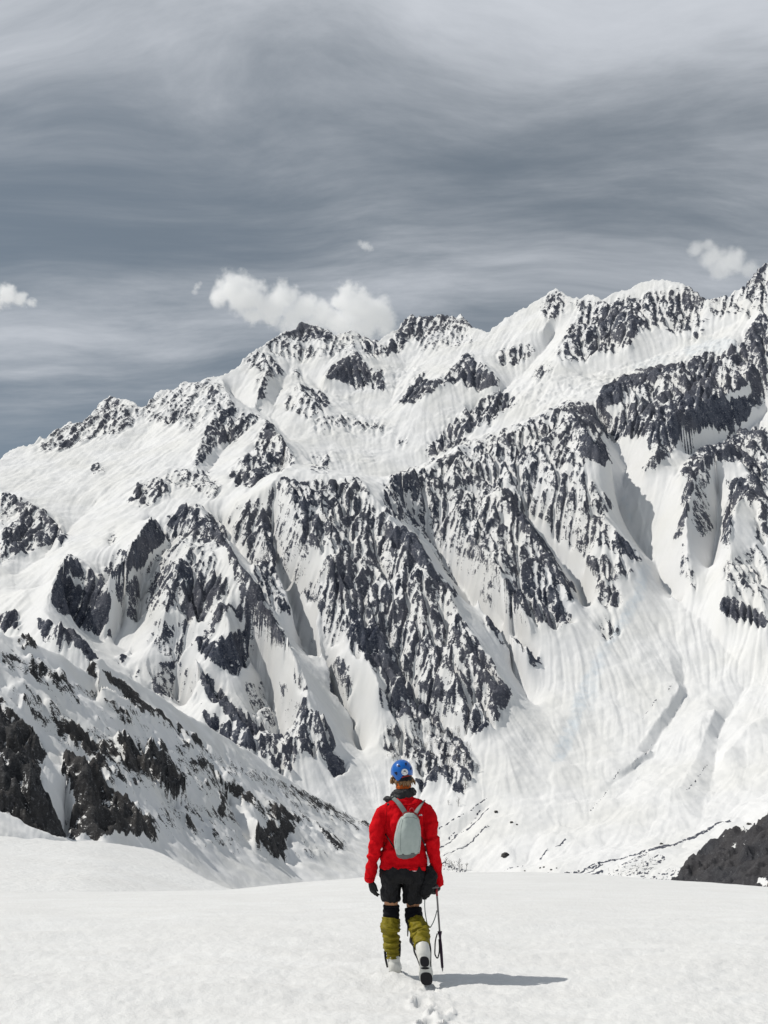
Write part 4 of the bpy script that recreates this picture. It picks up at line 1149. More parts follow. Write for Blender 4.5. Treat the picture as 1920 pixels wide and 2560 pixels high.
# left arm hangs, right arm reaches to the head of the ice axe
bm = bmesh.new()
tz = [(700, 120, .075, -.005), (740, 200, .085, -.01), (790, 430, .10, -.02), (840, 610, .115, -.03), (920, 650, .126, -.03), (1050, 585, .135, -.035), (1250, 545, .130, -.03), (1400, 560, .130, -.02), (1550, 625, .138, -.01), (1680, 655, .148, 0), (1738, 640, .142, 0)]
cxs = np.interp([t[0] for t in tz], [700, 790, 920, 1250, 1550, 1735], [835, 835, 838, 850, 826, 825])
tube(bm, [pc(c, t[0], t[3]) for c, t in zip(cxs, tz)], [(wm(t[1]) / 2, t[2]) for t in tz], 28, 40, 2.25)
slL = [(625, 915, -.02, .070), (560, 960, -.03, .078), (506, 1080, -.05, .082), (462, 1280, -.07, .068), (428, 1420, -.06, .060), (392, 1600, -.03, .053), (370, 1760, 0, .049), (366, 1860, .015, .047), (374, 1905, .02, .040)]
slR = [(1050, 915, -.02, .070), (1115, 960, -.03, .076), (1172, 1080, -.05, .078), (1208, 1280, -.065, .066), (1232, 1420, -.06, .060), (1264, 1600, -.03, .055), (1298, 1760, 0, .050), (1325, 1880, .015, .044), (1333, 1970, .025, .038)]
for sl in (slL, slR):
    tube(bm, [pc(q[0], q[1], q[2]) for q in sl], [(q[3], q[3] * .98) for q in sl], 18, 30)
big = wr(6.5, .019, (1, 1, .6), 3.0); sm = wr(17, .0075, (1, 1, .8), 8.0)
fo = folds([(pc(0, 1420)[2], .007, .012, .25), (pc(0, 1380)[2], -.007, .012, .25), (pc(0, 1640)[2], -.008, .02, -.06), (pc(0, 1690)[2], .006, .014, .04), (pc(0, 1500)[2], .006, .014, -.3), (pc(0, 1180)[2], -.006, .016, .3)])
jacket = finish('jacket', bm, C_RED, person, .0085, 5, lambda co: big(co) + sm(co) + fo(co))
jacket['label'] = 'red fleece jacket'

def seam(name, pts, off, parent, mat, r=.0022, shift=Vector((0, 0, 0))):
    bmx = bmesh.new()
    dg = parent
    P_ = []
    for x, y in resample2(pts, 30):
        o_ = pc(x, y, -.6) + shift; t_ = pc(x, y, .3) + shift
        ok, loc_, nr_, _ = dg.ray_cast(o_, (t_ - o_).normalized())
        if ok:
            P_.append(loc_ + nr_ * off)
    if len(P_) > 3:
        tube(bmx, P_, [r] * len(P_), 6)
        return finish(name, bmx, mat, parent)


def resample2(pts, n):
    p = np.array(pts, float); L = np.concatenate([[0], np.cumsum(np.hypot(*np.diff(p, axis=0).T))])
    t = np.linspace(0, L[-1], n)
    return np.stack([np.interp(t, L, p[:, 0]), np.interp(t, L, p[:, 1])], 1)


C_SEAM = cloth('dark_red_stitching', (.16, .001, .003), .9, spec=.1)
for sp in ([(600, 850), (585, 980), (580, 1130), (590, 1280)], [(1085, 850), (1100, 980), (1108, 1130), (1105, 1270)], [(505, 1712), (650, 1722), (825, 1724), (1000, 1712), (1120, 1690)], [(300, 1858), (370, 1868), (440, 1860)], [(690, 830), (800, 850), (900, 850), (1010, 820)]):
    seam('seam', sp, -.0008, jacket, C_SEAM)

# small white shoulder emblem: a quarter dome of three arcs beside two lines of lettering
bm = bmesh.new()
c0 = pc(1063, 992, -.165)
for r0, r1 in ((.0, .0042), (.0062, .0090), (.0110, .0138)):
    pts = []
    for i in range(9):
        a = math.pi / 2 * i / 8
        pts.append((r1 * math.cos(a), r1 * math.sin(a)))
    inn = [(r0 * math.cos(math.pi / 2 * i / 8), r0 * math.sin(math.pi / 2 * i / 8)) for i in range(8, -1, -1)]
    slab(bm, [c0 + Vector((x, x * .45, z)) for x, z in pts + (inn if r0 > 0 else [(0, 0)])], Vector((0, 1, 0)), .03)
for z in (0, .0055):
    slab(bm, [c0 + Vector((x, 0, z + dz)) for x, dz in ((-.016, 0), (-.002, 0), (-.002, .0034), (-.016, .0034))], Vector((0, 1, 0)), .03)
finish('shoulder_emblem', bm, C_WHITE, person, shade=False)

# white hem cord showing under the jacket
for x0, x1 in ((735, 790), (840, 880), (950, 1000)):
    bm = bmesh.new()
    tube(bm, [pc(x0, 1752, -.135), pc((x0 + x1) / 2, 1757, -.138), pc(x1, 1754, -.135)], [.004] * 3, 6)
    finish('hem_cord', bm, C_WHITE, person)

# charcoal hood bunched at the neck and fallen over the left shoulder
bm = bmesh.new()
tube(bm, [pc(690, 735, .03), pc(720, 690, -.03), pc(800, 690, -.085), pc(890, 680, -.075), pc(945, 670, .0), pc(930, 650, .07), pc(830, 650, .10), pc(720, 680, .08), pc(690, 735, .03)],
     [.034, .036, .042, .042, .034, .03, .03, .03, .034], 14, 26, ref=Vector((0, 0, 1)))
tube(bm, [pc(700, 730, -.06), pc(790, 750, -.10), pc(860, 770, -.10), pc(920, 700, -.07)], [(.036, .03), (.042, .03), (.036, .024), (.02, .02)], 12, 10, ref=Vector((0, 0, 1)))
tube(bm, [pc(560, 765, -.03), pc(600, 770, -.06), pc(660, 790, -.085), pc(730, 790, -.095)], [(.018, .02), (.032, .026), (.036, .028), (.03, .022)], 12, 10, ref=Vector((0, 0, 1)))
ball(bm, pc(625, 832, -.095), (.022, .014, .014), 10)
h1 = wr(14, .012, (1, 1, 1.6), 5.0)
finish('hood', bm, C_HOOD, person, .007, 3, h1)
bm = bmesh.new()
tube(bm, [pc(826, 680, 0), pc(824, 640, .0), pc(822, 612, .0)], [(.078, .08), (.070, .074), (.064, .068)], 18, 6)
finish('black_collar', bm, C_BLACK, person, 0, 0, wr(20, .005))
bm = bmesh.new()
tube(bm, [pc(824, 640, .0), pc(820, 590, .0), pc(818, 548, .004)], [(.066, .07), (.065, .07), (.064, .07)], 20, 8)
finish('neck_gaiter', bm, C_BUFF, person, 0, 0, wr(22, .006, (1, 1, 2)))

# hair: locks showing under the helmet
rnd = random.Random(4)
bm = bmesh.new()
for i in range(70):
    side = rnd.random()
    if side < .3:
        a = (rnd.uniform(655, 690), rnd.uniform(455, 490), rnd.uniform(-.03, .03)); b = (a[0] + rnd.uniform(-15, 35), a[1] + rnd.uniform(45, 90), a[2] - .005)
    elif side < .55:
        a = (rnd.uniform(915, 955), rnd.uniform(450, 490), rnd.uniform(-.03, .03)); b = (a[0] + rnd.uniform(-10, 45), a[1] + rnd.uniform(50, 105), a[2] - .005)
    else:
        x = rnd.uniform(690, 920); yb = -.085 * math.sqrt(max(0, 1 - ((x - 806) / 140) ** 2))
        a = (x, rnd.uniform(480, 510), yb); b = (x + rnd.uniform(-12, 12), a[1] + rnd.uniform(45, 95), yb * .92)
    p, q = pc(*a), pc(*b)
    mpt = p.lerp(q, .55) + Vector((rnd.uniform(-.008, .008), rnd.uniform(-.012, .0), 0))
    tube(bm, [p, mpt, q], [(.007, .005), (.007, .005), (.001, .001)], 6, 5)
finish('hair', bm, C_HAIR, person)

# helmet
HC = pc(800, 385, .012)
HR = (wm(316) / 2, .128, .108)
bm = bmesh.new()
seg, rows = 48, 20
rings = []
for r in range(rows + 1):
    ring = []
    for s in range(seg):
        th = 2 * math.pi * s / seg
        # rim height: low at the back left, cut up at the back right, level at the sides
        az = (th - 1.5 * math.pi + math.pi) % (2 * math.pi) - math.pi          # 0 = back, + = right
        rim = -.030 - .050 * math.exp(-((az + .42) / .38) ** 2) + .010 * math.exp(-((az - .35) / .35) ** 2)
        ztop = HR[2]
        t = r / rows
        z = ztop * math.cos(t * math.pi * .5) if r < 14 else None
        phi0 = math.acos(max(-1, min(1, rim / HR[2])))
        phi = phi0 * t
        k_ = math.sin(min(phi, math.pi / 2)) if phi < math.pi / 2 else 1.0 - .10 * (phi - math.pi / 2)
        ring.append(bm.verts.new(HC + Vector((HR[0] * k_ * math.cos(th), HR[1] * k_ * math.sin(th), HR[2] * math.cos(phi)))))
    rings.append(ring)
for a, b in zip(rings[:-1], rings[1:]):
    for s in range(seg):
        bm.faces.new((a[s], a[(s + 1) % seg], b[(s + 1) % seg], b[s]))
bmesh.ops.remove_doubles(bm, verts=bm.verts, dist=1e-4)
helmet = finish('helmet', bm, C_BLUE, person)
so = helmet.modifiers.new('shell', 'SOLIDIFY'); so.thickness = .006
helmet['label'] = 'blue climbing helmet with round white sticker'


def on_helmet(cx, cy, out=0.0):
    """point of the shell seen at map position (back half)"""
    p = pc(cx, cy, 0)
    x, z = (p.x - HC.x) / HR[0], (p.z - HC.z) / HR[2]
    z = max(z, 0) if z > 0 else z * .15
    y = -math.sqrt(max(0.02, 1 - x * x - z * z))
    pt = Vector((p.x, HC.y + HR[1] * y, p.z))
    nrm = Vector((x / HR[0], y / HR[1], z / HR[2])).normalized()
    return pt + nrm * out, nrm


def vent(outline):
    bm = bmesh.new()
    a = [on_helmet(x, y, .0022)[0] for x, y in outline]; b = [on_helmet(x, y, -.004)[0] for x, y in outline]
    va = [bm.verts.new(p) for p in a]; vb = [bm.verts.new(p) for p in b]
    bm.faces.new(va)
    for i in range(len(va)):
        j = (i + 1) % len(va)
        bm.faces.new((va[i], va[j], vb[j], vb[i]))
    return finish('vent', bm, C_DARK, helmet, shade=False)


for o_ in ([(730, 294), (762, 290), (772, 300), (735, 302)], [(738, 308), (772, 306), (780, 316), (750, 318)],
           [(838, 268), (862, 258), (866, 268), (842, 282)], [(842, 290), (864, 276), (862, 292), (846, 302)],
           [(694, 392), (730, 384), (734, 410), (728, 432), (704, 412)], [(912, 332), (928, 320), (930, 356), (916, 358)]):
    vent(o_)


def disc(name, cx, cy, r, mat, out, n=28, squash=1.0):
    bm = bmesh.new()
    ctr = bm.verts.new(on_helmet(cx, cy, out)[0])
    ring = [bm.verts.new(on_helmet(cx + r * math.cos(2 * math.pi * i / n), cy + r * squash * math.sin(2 * math.pi * i / n), out)[0]) for i in range(n)]
    for i in range(n):
        bm.faces.new((ctr, ring[i], ring[(i + 1) % n]))
    return finish(name, bm, mat, helmet)


disc('sticker', 835, 390, 44, C_WHITE, .003)
bm = bmesh.new()
for ol in ([(812, 380), (824, 374), (832, 367), (842, 371), (858, 376), (846, 382), (828, 384)], [(803, 404), (868, 394), (869, 399), (804, 410)]):
    bm.faces.new([bm.verts.new(on_helmet(x, y, .0042)[0]) for x, y in ol])
finish('sticker_emblem', bm, C_INK, helmet, shade=False)
bm = bmesh.new()
tube(bm, [pc(770, 505, -.098), pc(820, 478, -.108), pc(880, 470, -.10), pc(935, 475, -.06)], [(.012, .006), (.020, .006), (.022, .006), (.016, .006)], 10, 8, ref=Vector((0, 0, 1)))
ball(bm, pc(868, 492, -.108), (.016, .008, .014), 10)
finish('harness_cradle', bm, C_BLACK, helmet, 0, 0, wr(30, .003))
bm = bmesh.new()
tube(bm, [pc(800, 465, -.112), pc(850, 447, -.114), pc(905, 440, -.10)], [(.004, .004)] * 3, 8, 6)
finish('rim_trim', bm, C_REDTRIM, helmet)

# shorts
bm = bmesh.new()
tube(bm, [pc(826, 1690, 0), pc(826, 1760, 0), pc(822, 1850, 0), pc(818, 1920, 0)], [(.195, .135), (.21, .142), (.207, .138), (.185, .12)], 24, 10, 2.3)
tube(bm, [pc(660, 1800, 0), pc(648, 1900, 0), pc(645, 2000, .005), pc(643, 2090, .01), pc(643, 2168, .015)], [(.09, .125), (.092, .115), (.084, .106), (.081, .098), (.078, .094)], 20, 14)
tube(bm, [pc(975, 1800, 0), pc(968, 1900, 0), pc(962, 2000, .01), pc(957, 2090, .02), pc(956, 2185, .03)], [(.10, .125), (.10, .115), (.088, .106), (.081, .098), (.077, .092)], 20, 14)
s1 = wr(9, .018, (1, 1, .6), 2.0); s2 = wr(24, .008, (1, 1, .8), 6.0)
finish('shorts', bm, C_BLACK, person, .008, 3, lambda co: s1(co) + s2(co))
# padded mitten hanging at the right hip
bm = bmesh.new()
tube(bm, [pc(1150, 1690, -.05), pc(1185, 1780, -.06), pc(1180, 1900, -.07), pc(1150, 2010, -.07), pc(1120, 2090, -.06), pc(1118, 2150, -.06)], [(.03, .03), (.055, .045), (.062, .05), (.058, .045), (.038, .032), (.012, .012)], 16, 18)
tube(bm, [pc(1215, 1850, -.07), pc(1230, 1950, -.08), pc(1215, 1990, -.08)], [.02, .018, .008], 10, 6)
finish('mitten', bm, C_BLACK, person, .007, 2, wr(22, .010))

# knees: black elastic supports
for nm, pts, rad in (('knee_support', [(652, 2222, .03), (652, 2280, .03), (654, 2350, .02), (655, 2420, .015)], [.069, .072, .071, .070]),
                     ('knee_support', [(955, 2262, .045), (958, 2300, .04), (964, 2370, .01), (985, 2480, -.04)], [.072, .075, .078, .076])):
    bm = bmesh.new()
    tube(bm, [pc(*p) for p in pts], rad, 20, 16, wob=lambda t, th: .035 * math.sin(t * 19 + math.sin(th)) + .02 * math.sin(3 * th + 7 * t))
    finish(nm, bm, C_KNEE, person)

# gaiters with gathered folds
def gw(seed):
    def f(t, th):
        return (.055 * math.sin(9 * th + 5 * math.sin(3 * t)) * math.exp(-t / .14) + .10 * math.sin(t * 40 + 1.9 * math.sin(th + seed) + seed) * math.exp(-((t - .62) / .20) ** 2) + .03 * math.sin(5 * th + 13 * t + seed))
    return f
bm = bmesh.new()
tube(bm, [pc(648, 2408, .015), pc(643, 2470, .01), pc(640, 2550, 0), pc(646, 2630, 0), pc(652, 2680, .005), pc(656, 2740, .01), pc(664, 2830, .015), pc(680, 2945, .02)],
     [(.074, .074), (.080, .082), (.081, .086), (.072, .075), (.064, .066), (.072, .072), (.066, .072), (.061, .078)], 36, 80, wob=gw(.4))
def crumple(z0, z1, seed):
    rr = random.Random(seed)
    cr_ = [(rr.uniform(z0, z1), rr.choice((-1, 1)) * rr.uniform(.006, .012), rr.uniform(.006, .012), rr.uniform(-.7, .7)) for _ in range(11)]
    ff = folds(cr_); nn_ = wr(20, .007, (1, 1, 1.5), seed)
    return lambda co: ff(co) + nn_(co)
gl = finish('gaiter', bm, C_OLIVE, person, 0, 0, crumple(.14, .36, 3))
bm = bmesh.new()
tube(bm, [pc(992, 2462, -.045), pc(1010, 2500, -.07), pc(1032, 2560, -.12), pc(1052, 2650, -.19), pc(1066, 2720, -.25), pc(1078, 2800, -.305)],
     [(.074, .074), (.081, .083), (.081, .085), (.075, .078), (.070, .070), (.066, .062)], 36, 76, wob=gw(2.1))
gr_ = finish('gaiter', bm, C_OLIVE, person, 0, 0, crumple(.30, .46, 9))
for pts in ([(888, 2420, -.08), (884, 2540, -.10), (880, 2660, -.12)], [(925, 2660, -.21), (920, 2720, -.24), (960, 2790, -.28), (975, 2880, -.33), (1020, 2980, -.37), (1046, 3060, -.40)], [(1172, 2700, -.24), (1188, 2830, -.31), (1195, 2960, -.37), (1196, 3080, -.40)]):
    bm = bmesh.new()
    tube(bm, [pc(*p) for p in pts], [.005, .007, .004] if len(pts) == 3 else [.007, .012, .008, .008, .006, .005][:len(pts)], 8, 12)
    finish('gaiter_strap', bm, C_SOLE, gr_)
for pts in ([(566, 2860, .02), (575, 2960, .01), (600, 3090, .0)], [(768, 2720, .0), (772, 2820, .0), (770, 2940, .0)]):
    bm = bmesh.new()
    tube(bm, [pc(*p) for p in pts], [(.010, .02), (.010, .014), (.007, .008)], 8, 10)
    finish('gaiter_strap', bm, C_SOLE, gl)

# boots
FL = pc(712, 3172, .0)
bm = bmesh.new()
tube(bm, [pc(688, 2930, .02), pc(690, 2990, .015), pc(702, 3070, .01), pc(716, 3120, .02)], [(.055, .065), (.057, .070), (.056, .074), (.056, .078)], 22, 12)
tube(bm, [FL + Vector((.0, -.05, .035)), FL + Vector((0, .05, .04)), FL + Vector((0, .15, .035)), FL + Vector((0, .225, .025))], [(.050, .045), (.052, .050), (.054, .042), (.035, .026)], 18, 12)
bl = finish('boot', bm, C_BOOT, person, .008, 4, lambda co: .0 - .006 * math.exp(-((co.z - .17 + .15 * co.x) / .012) ** 2) - .005 * math.exp(-((co.z - .11) / .012) ** 2))
bm = bmesh.new()
tube(bm, [FL + Vector((.0, -.078, -.012)), FL + Vector((0, -.03, -.012)), FL + Vector((0, .12, -.012)), FL + Vector((0, .23, -.012))], [(.040, .014), (.052, .016), (.056, .016), (.038, .014)], 18, 12, 3.0)
finish('sole', bm, C_SOLE, bl)

# right boot, heel lifted and sole towards the viewer
HEEL, TOE = pc(1108, 2925, -.40), pc(1140, 3335, -.44)
ax = (TOE - HEEL)
up = Vector((0, 1, .12)).normalized()            # direction from the sole into the boot
def fp(t, dx, o):
    return HEEL + ax * t + Vector((dx, 0, 0)) + up * o
bm = bmesh.new()
tube(bm, [pc(1080, 2770, -.30), pc(1090, 2840, -.325), pc(1102, 2920, -.345), fp(.16, .0, .05)], [(.056, .056), (.058, .060), (.060, .062), (.056, .05)], 22, 12)
tube(bm, [fp(.0, .0, .045), fp(.10, .0, .042), fp(.38, .002, .045), fp(.70, .004, .042), fp(.95, .0, .03)], [(.046, .042), (.053, .045), (.052, .048), (.060, .042), (.045, .028)], 20, 18)
br = finish('boot', bm, C_BOOT, person, .008, 4)
def sole_piece(name, prof, o0, mat, th=.016):
    bm = bmesh.new()
    out = [fp(t, dx, o0) for t, dx in prof]
    slab(bm, out, up, th)
    bmesh.ops.bevel(bm, geom=[e for e in bm.edges], offset=.003, segments=2, affect='EDGES')
    return finish(name, bm, mat, br, shade=False)
def oval(t0, t1, w, n=18, p=2.6, wx=0.0):
    tm, tr = (t0 + t1) / 2, (t1 - t0) / 2
    return [(tm + tr * math.copysign(abs(math.cos(a)) ** (2 / p), math.cos(a)), wx + w * math.copysign(abs(math.sin(a)) ** (2 / p), math.sin(a))) for a in [2 * math.pi * i / n for i in range(n)]]
def full_sole(w):
    a = []
    for i in range(13):
        t = i / 12
        a.append((t, np.interp(t, [0, .06, .2, .42, .62, .8, .93, 1], [.018, .036, .043, .039, .050, .052, .036, .012]) * w))
    return a + [(t, -x) for t, x in a[::-1]]
sole_piece('sole', full_sole(1.06), -.004, C_BOOT, .020)
heel = sole_piece('heel_tread', [(t, x) for t, x in oval(.02, .37, .037) if True], -.014, C_SOLE)
sole_piece('arch_tread', oval(.385, .455, .036, 14, 2.2), -.011, C_SOLE, .010)
sole_piece('forefoot_tread', oval(.56, .985, .049, 20, 2.8, .004), -.014, C_SOLE)

# gloves: palm, four fingers and a thumb each
def hand(wrist, fwd, side, back, curls, thumb_dir, size=1.0):
    """fwd = towards the fingertips, side = towards the thumb, back = back of the hand"""
    bm = bmesh.new()
    s = size
    tube(bm, [wrist - fwd * .03 * s, wrist + fwd * .01 * s, wrist + fwd * .05 * s, wrist + fwd * .088 * s], [(.030 * s, .024 * s), (.036 * s, .024 * s), (.045 * s, .021 * s), (.043 * s, .017 * s)], 14, 10, ref=side)
    for i, ln in enumerate((.074, .082, .077, .060)):
        base = wrist + fwd * .082 * s + side * (.032 - .0215 * i) * s
        dirv = fwd.copy(); p = base; pts = [base - fwd * .02 * s, base]
        for j, fr in enumerate((.42, .32, .26)):
            dirv = (dirv * math.cos(curls[i][j]) - back * math.sin(curls[i][j])).normalized()
            back_ = back
            p = p + dirv * ln * fr * s * 1.05
            pts.append(p)
        tube(bm, pts, [.0105 * s, .0108 * s, .0102 * s, .0095 * s, .0080 * s], 10, 12, ref=side)
    b0 = wrist + fwd * .022 * s + side * .028 * s
    p1 = b0 + (side * .8 + fwd * .6).normalized() * .032 * s
    p2 = p1 + (thumb_dir).normalized() * .032 * s
    p3 = p2 + (thumb_dir - back * .3).normalized() * .026 * s
    tube(bm, [b0 - side * .01 * s, b0, p1, p2, p3], [.014 * s, .0145 * s, .0135 * s, .0125 * s, .009 * s], 10, 10, ref=back)
    return bm
fw = (pc(400, 2010, .03) - WR_L).normalized()
bk = Vector((-.75, -.62, -.1)); bk = (bk - fw * bk.dot(fw)).normalized()
sd = fw.cross(bk).normalized()
if sd.x < 0: sd = -sd
bm = hand(pc(372, 1893, .018), fw, sd, bk, [(.35, .5, .4), (.25, .4, .35), (.3, .45, .4), (.4, .5, .4)], fw + sd * .2, .92)
finish('glove', bm, C_BLACK, person, .0045, 2)

# ------------------------------------------------------------------ ice axe, held by the head in the right hand
AX0, AX1 = pc(1278, 1985, -.03), pc(1364, 3150, -.02)
axd = (AX1 - AX0).normalized()
ice_axe = bpy.data.objects.new('ice_axe', None)
COL.objects.link(ice_axe)
ice_axe.location = PERSON + AX1
ice_axe['label'] = 'ice axe with grey shaft and dark purple grip held in the right hand'
ice_axe['category'] = 'ice axe'
off = -AX1
def ax_at(t, d=Vector((0, 0, 0))):
    return AX0.lerp(AX1, t) + d + off
bm = bmesh.new()
tube(bm, [ax_at(0), ax_at(.25), ax_at(.55)], [(.0085, .013)] * 3, 12, 8)
finish('shaft', bm, C_STEEL, ice_axe)
bm = bmesh.new()
tube(bm, [ax_at(.01), ax_at(.10)], [(.0095, .014)] * 2, 12, 4)
finish('red_tape', bm, C_PINK, ice_axe)
bm = bmesh.new()
tube(bm, [ax_at(.525), ax_at(.535), ax_at(.56), ax_at(.70), ax_at(.85), ax_at(.95)], [(.020, .020), (.020, .020), (.0145, .017), (.0135, .016), (.0125, .015), (.011, .012)], 14, 20)
finish('grip', bm, C_GRIP, ice_axe)
bm = bmesh.new()
tube(bm, [ax_at(.945), ax_at(.965), ax_at(.985), ax_at(1.0)], [.008, .006, .004, .001], 10)
finish('spike', bm, C_STEEL, ice_axe)
bm = bmesh.new()
lp = [pc(1290, 2620, -.04), pc(1268, 2700, -.05), pc(1258, 2820, -.055), pc(1266, 2930, -.055), pc(1290, 2962, -.055), pc(1312, 2900, -.05), pc(1318, 2800, -.045), pc(1312, 2700, -.04)]
tube(bm, [p + off for p in lp], [(.0055, .010)] * 8, 10, 40)
finish('wrist_strap', bm, C_SOLE, ice_axe)
bm = bmesh.new()
tube(bm, [pc(1118, 2150, -.08) + off, pc(1116, 2230, -.09) + off, pc(1132, 2390, -.10) + off, pc(1165, 2515, -.10) + off, pc(1185, 2540, -.10) + off, pc(1215, 2500, -.09) + off, pc(1262, 2390, -.06) + off, pc(1285, 2300, -.045) + off], [.0042] * 8, 8, 40)
finish('lanyard', bm, C_STRAP, ice_axe)
HD = AX0 + off - axd * .012
bm = bmesh.new()
fwd = Vector((.12, 1, .0)).normalized()
upv = -axd
def hp(a, b):
    return HD + fwd * a + upv * b
slab(bm, [hp(x, z) - fwd.cross(upv) * .004 for x, z in ((-.02, -.012), (.03, -.010), (.09, -.022), (.155, -.050), (.15, -.040), (.09, -.002), (.03, .012), (-.02, .012))], fwd.cross(upv), .008)
finish('pick', bm, C_STEEL, ice_axe, shade=False)
bm = bmesh.new()
sv = fwd.cross(upv).normalized()
ol = []
for sgn in (1, -1):
    rowp = [(-.015, .010, .008), (-.05, .022, .004), (-.085, .030, -.008)]
    for a, wv_, z in (rowp if sgn > 0 else rowp[::-1]):
        ol.append(hp(a, z) + sv * wv_ * sgn)
slab(bm, ol, upv, .004)
finish('adze', bm, C_STEEL, ice_axe, shade=False)

# right glove closed round the head of the axe
fw2 = (AX0 + Vector((-.01, .02, -.02)) - WR_R).normalized()
g0 = pc(1328, 1955, .012)
fwg = (AX0 + Vector((.008, .0, .012)) - g0)
fwg = Vector((fwg.x - .02, -.01, -.075)).normalized()
bk2 = Vector((.92, -.35, .1)); bk2 = (bk2 - fwg * bk2.dot(fwg)).normalized()
sd2 = fwg.cross(bk2).normalized()
if sd2.y < 0: sd2 = -sd2
bm = hand(g0 + Vector((-.008, 0, .01)), fwg, sd2, bk2, [(1.0, 1.2, .9), (1.0, 1.2, .9), (1.0, 1.2, .9), (1.0, 1.2, .9)], -bk2 * .9 + fwg * .4, .92)
finish('glove', bm, C_BLACK, person, .0045, 2)

# ------------------------------------------------------------------ small backpack
BP = pc(888, 1270, -.20)
backpack = bpy.data.objects.new('backpack', None)
COL.objects.link(backpack)
backpack.location = PERSON + pc(888, 1580, -.18)
backpack['label'] = 'small pale grey green backpack with red piping worn over the red jacket'
backpack['category'] = 'backpack'
bo = -pc(888, 1580, -.18)
prof = [(952, 88, 920), (975, 170, 917), (1020, 240, 912), (1100, 300, 900), (1200, 345, 890), (1300, 372, 880), (1400, 372, 877), (1480, 350, 878), (1520, 318, 880)]
def pack_shell(prof, y0, dmax, seed, seg=30, n=40):
    bm = bmesh.new()
    pts = [pc(cx, cy, y0) + bo for cy, w, cx in prof]
    zt, zb = pts[0].z, pts[-1].z
    rad = []
    for (cy, w, cx), p in zip(prof, pts):
        t = (cy - 952) / (1580 - 952)
        rad.append((wm(w, y0) / 2, dmax * (.35 + .65 * math.sin(math.pi * min(max(t * .9 + .08, 0), 1)) ** .6)))
    tube(bm, pts, rad, seg, n, 2.5)
    return bm
vg = wr(10, .010, (1.6, 1, .35), 2.0)
def pack_fold(co):
    return vg(co) - .005 * math.exp(-((co.x + .045 - .03 * math.sin(co.z * 9)) / .008) ** 2) + .004 * math.exp(-((co.x + .03 - .03 * math.sin(co.z * 9)) / .008) ** 2) - .004 * math.exp(-((co.x - .085) / .007) ** 2)
bm = pack_shell(prof, -.195, .075, 1)
pack_body = finish('pack_body', bm, C_PACK, backpack, 0, 0, pack_fold)
C_PIPE = cloth('pale_pack_piping', (.62, .65, .63), .6, bump=.05)
C_PSEAM = cloth('pack_stitching', (.19, .22, .21), .8, bump=.05)
for sp in ([(792, 1030), (752, 1130), (722, 1250), (708, 1370), (722, 1470)], [(1030, 1050), (1052, 1160), (1060, 1290), (1054, 1400), (1032, 1480)]):
    seam('side_piping', sp, .0006, pack_body, C_PIPE, .0030, bo)
for sp in ([(815, 1035), (790, 1160), (782, 1300), (778, 1420), (790, 1500)], [(820, 1030), (880, 1010), (950, 1012), (1010, 1035)]):
    seam('pack_seam', sp, -.0006, pack_body, C_PSEAM, .0022, bo)
bm = pack_shell([(1505, 328, 880), (1530, 306, 882), (1555, 250, 886), (1580, 150, 890)], -.195, .074, 2, 30, 12)
finish('pack_bottom', bm, C_PACK2, backpack, 0, 0, wr(20, .003))
bm = bmesh.new()
tube(bm, [pc(805, 985, -.215) + bo, pc(835, 955, -.215) + bo, pc(880, 942, -.215) + bo, pc(940, 945, -.215) + bo, pc(1000, 968, -.215) + bo, pc(1035, 1010, -.21) + bo], [.0055] * 6, 8, 24)
finish('piping', bm, C_REDTRIM, backpack)
bm = bmesh.new()
tube(bm, [pc(905, 945, -.21) + bo, pc(912, 905, -.215) + bo, pc(938, 885, -.215) + bo, pc(962, 905, -.215) + bo, pc(968, 948, -.21) + bo], [.004] * 5, 8, 24)
finish('haul_loop', bm, C_PINK, backpack)
for pts in ([(850, 955, -.20), (800, 880, -.185), (740, 800, -.155), (670, 742, -.09), (655, 735, .0), (668, 800, .10), (660, 950, .13)], [(985, 965, -.20), (1030, 890, -.175), (1075, 825, -.13), (1098, 790, -.06), (1100, 795, .02), (1080, 860, .10), (1070, 980, .125)]):
    bm = bmesh.new()
    P_ = [pc(*p) + bo for p in pts]
    sn = Vector((.75, 0, .5)) if pts[0][0] < 900 else Vector((.75, 0, -.5))
    tube(bm, P_, [(.021, .004), (.021, .004), (.019, .004), (.017, .004), (.017, .004), (.017, .004), (.017, .004)], 10, 30, 4.0, ref=Vector((.83, 0, .55)) if pts[0][0] < 900 else Vector((.83, 0, .5)))
    finish('shoulder_strap', bm, C_STRAP, backpack)
for pts in ([(700, 1440, -.16), (640, 1350, -.17), (585, 1265, -.12), (560, 1230, .0)], [(1070, 1290, -.17), (1110, 1380, -.14), (1150, 1500, -.08)]):
    bm = bmesh.new()
    tube(bm, [pc(*p) + bo for p in pts], [(.006, .003)] * len(pts), 8, 12, ref=Vector((.5, 0, .8)))
    finish('webbing', bm, C_BLACK, backpack)
bm = bmesh.new()
tube(bm, [pc(1118, 1380, -.145) + bo, pc(1122, 1400, -.145) + bo], [.006, .006], 8)
finish('buckle', bm, C_WHITE, backpack)
bm = bmesh.new()
tube(bm, [pc(1155, 1545, -.10) + bo, pc(1165, 1630, -.12) + bo, pc(1166, 1685, -.13) + bo], [.003, .010, .007], 8, 6)
finish('zip_pull', bm, C_WHITE, backpack)

# ------------------------------------------------------------------ fair-weather clouds behind the summits
CLOUD_D = 10500.0


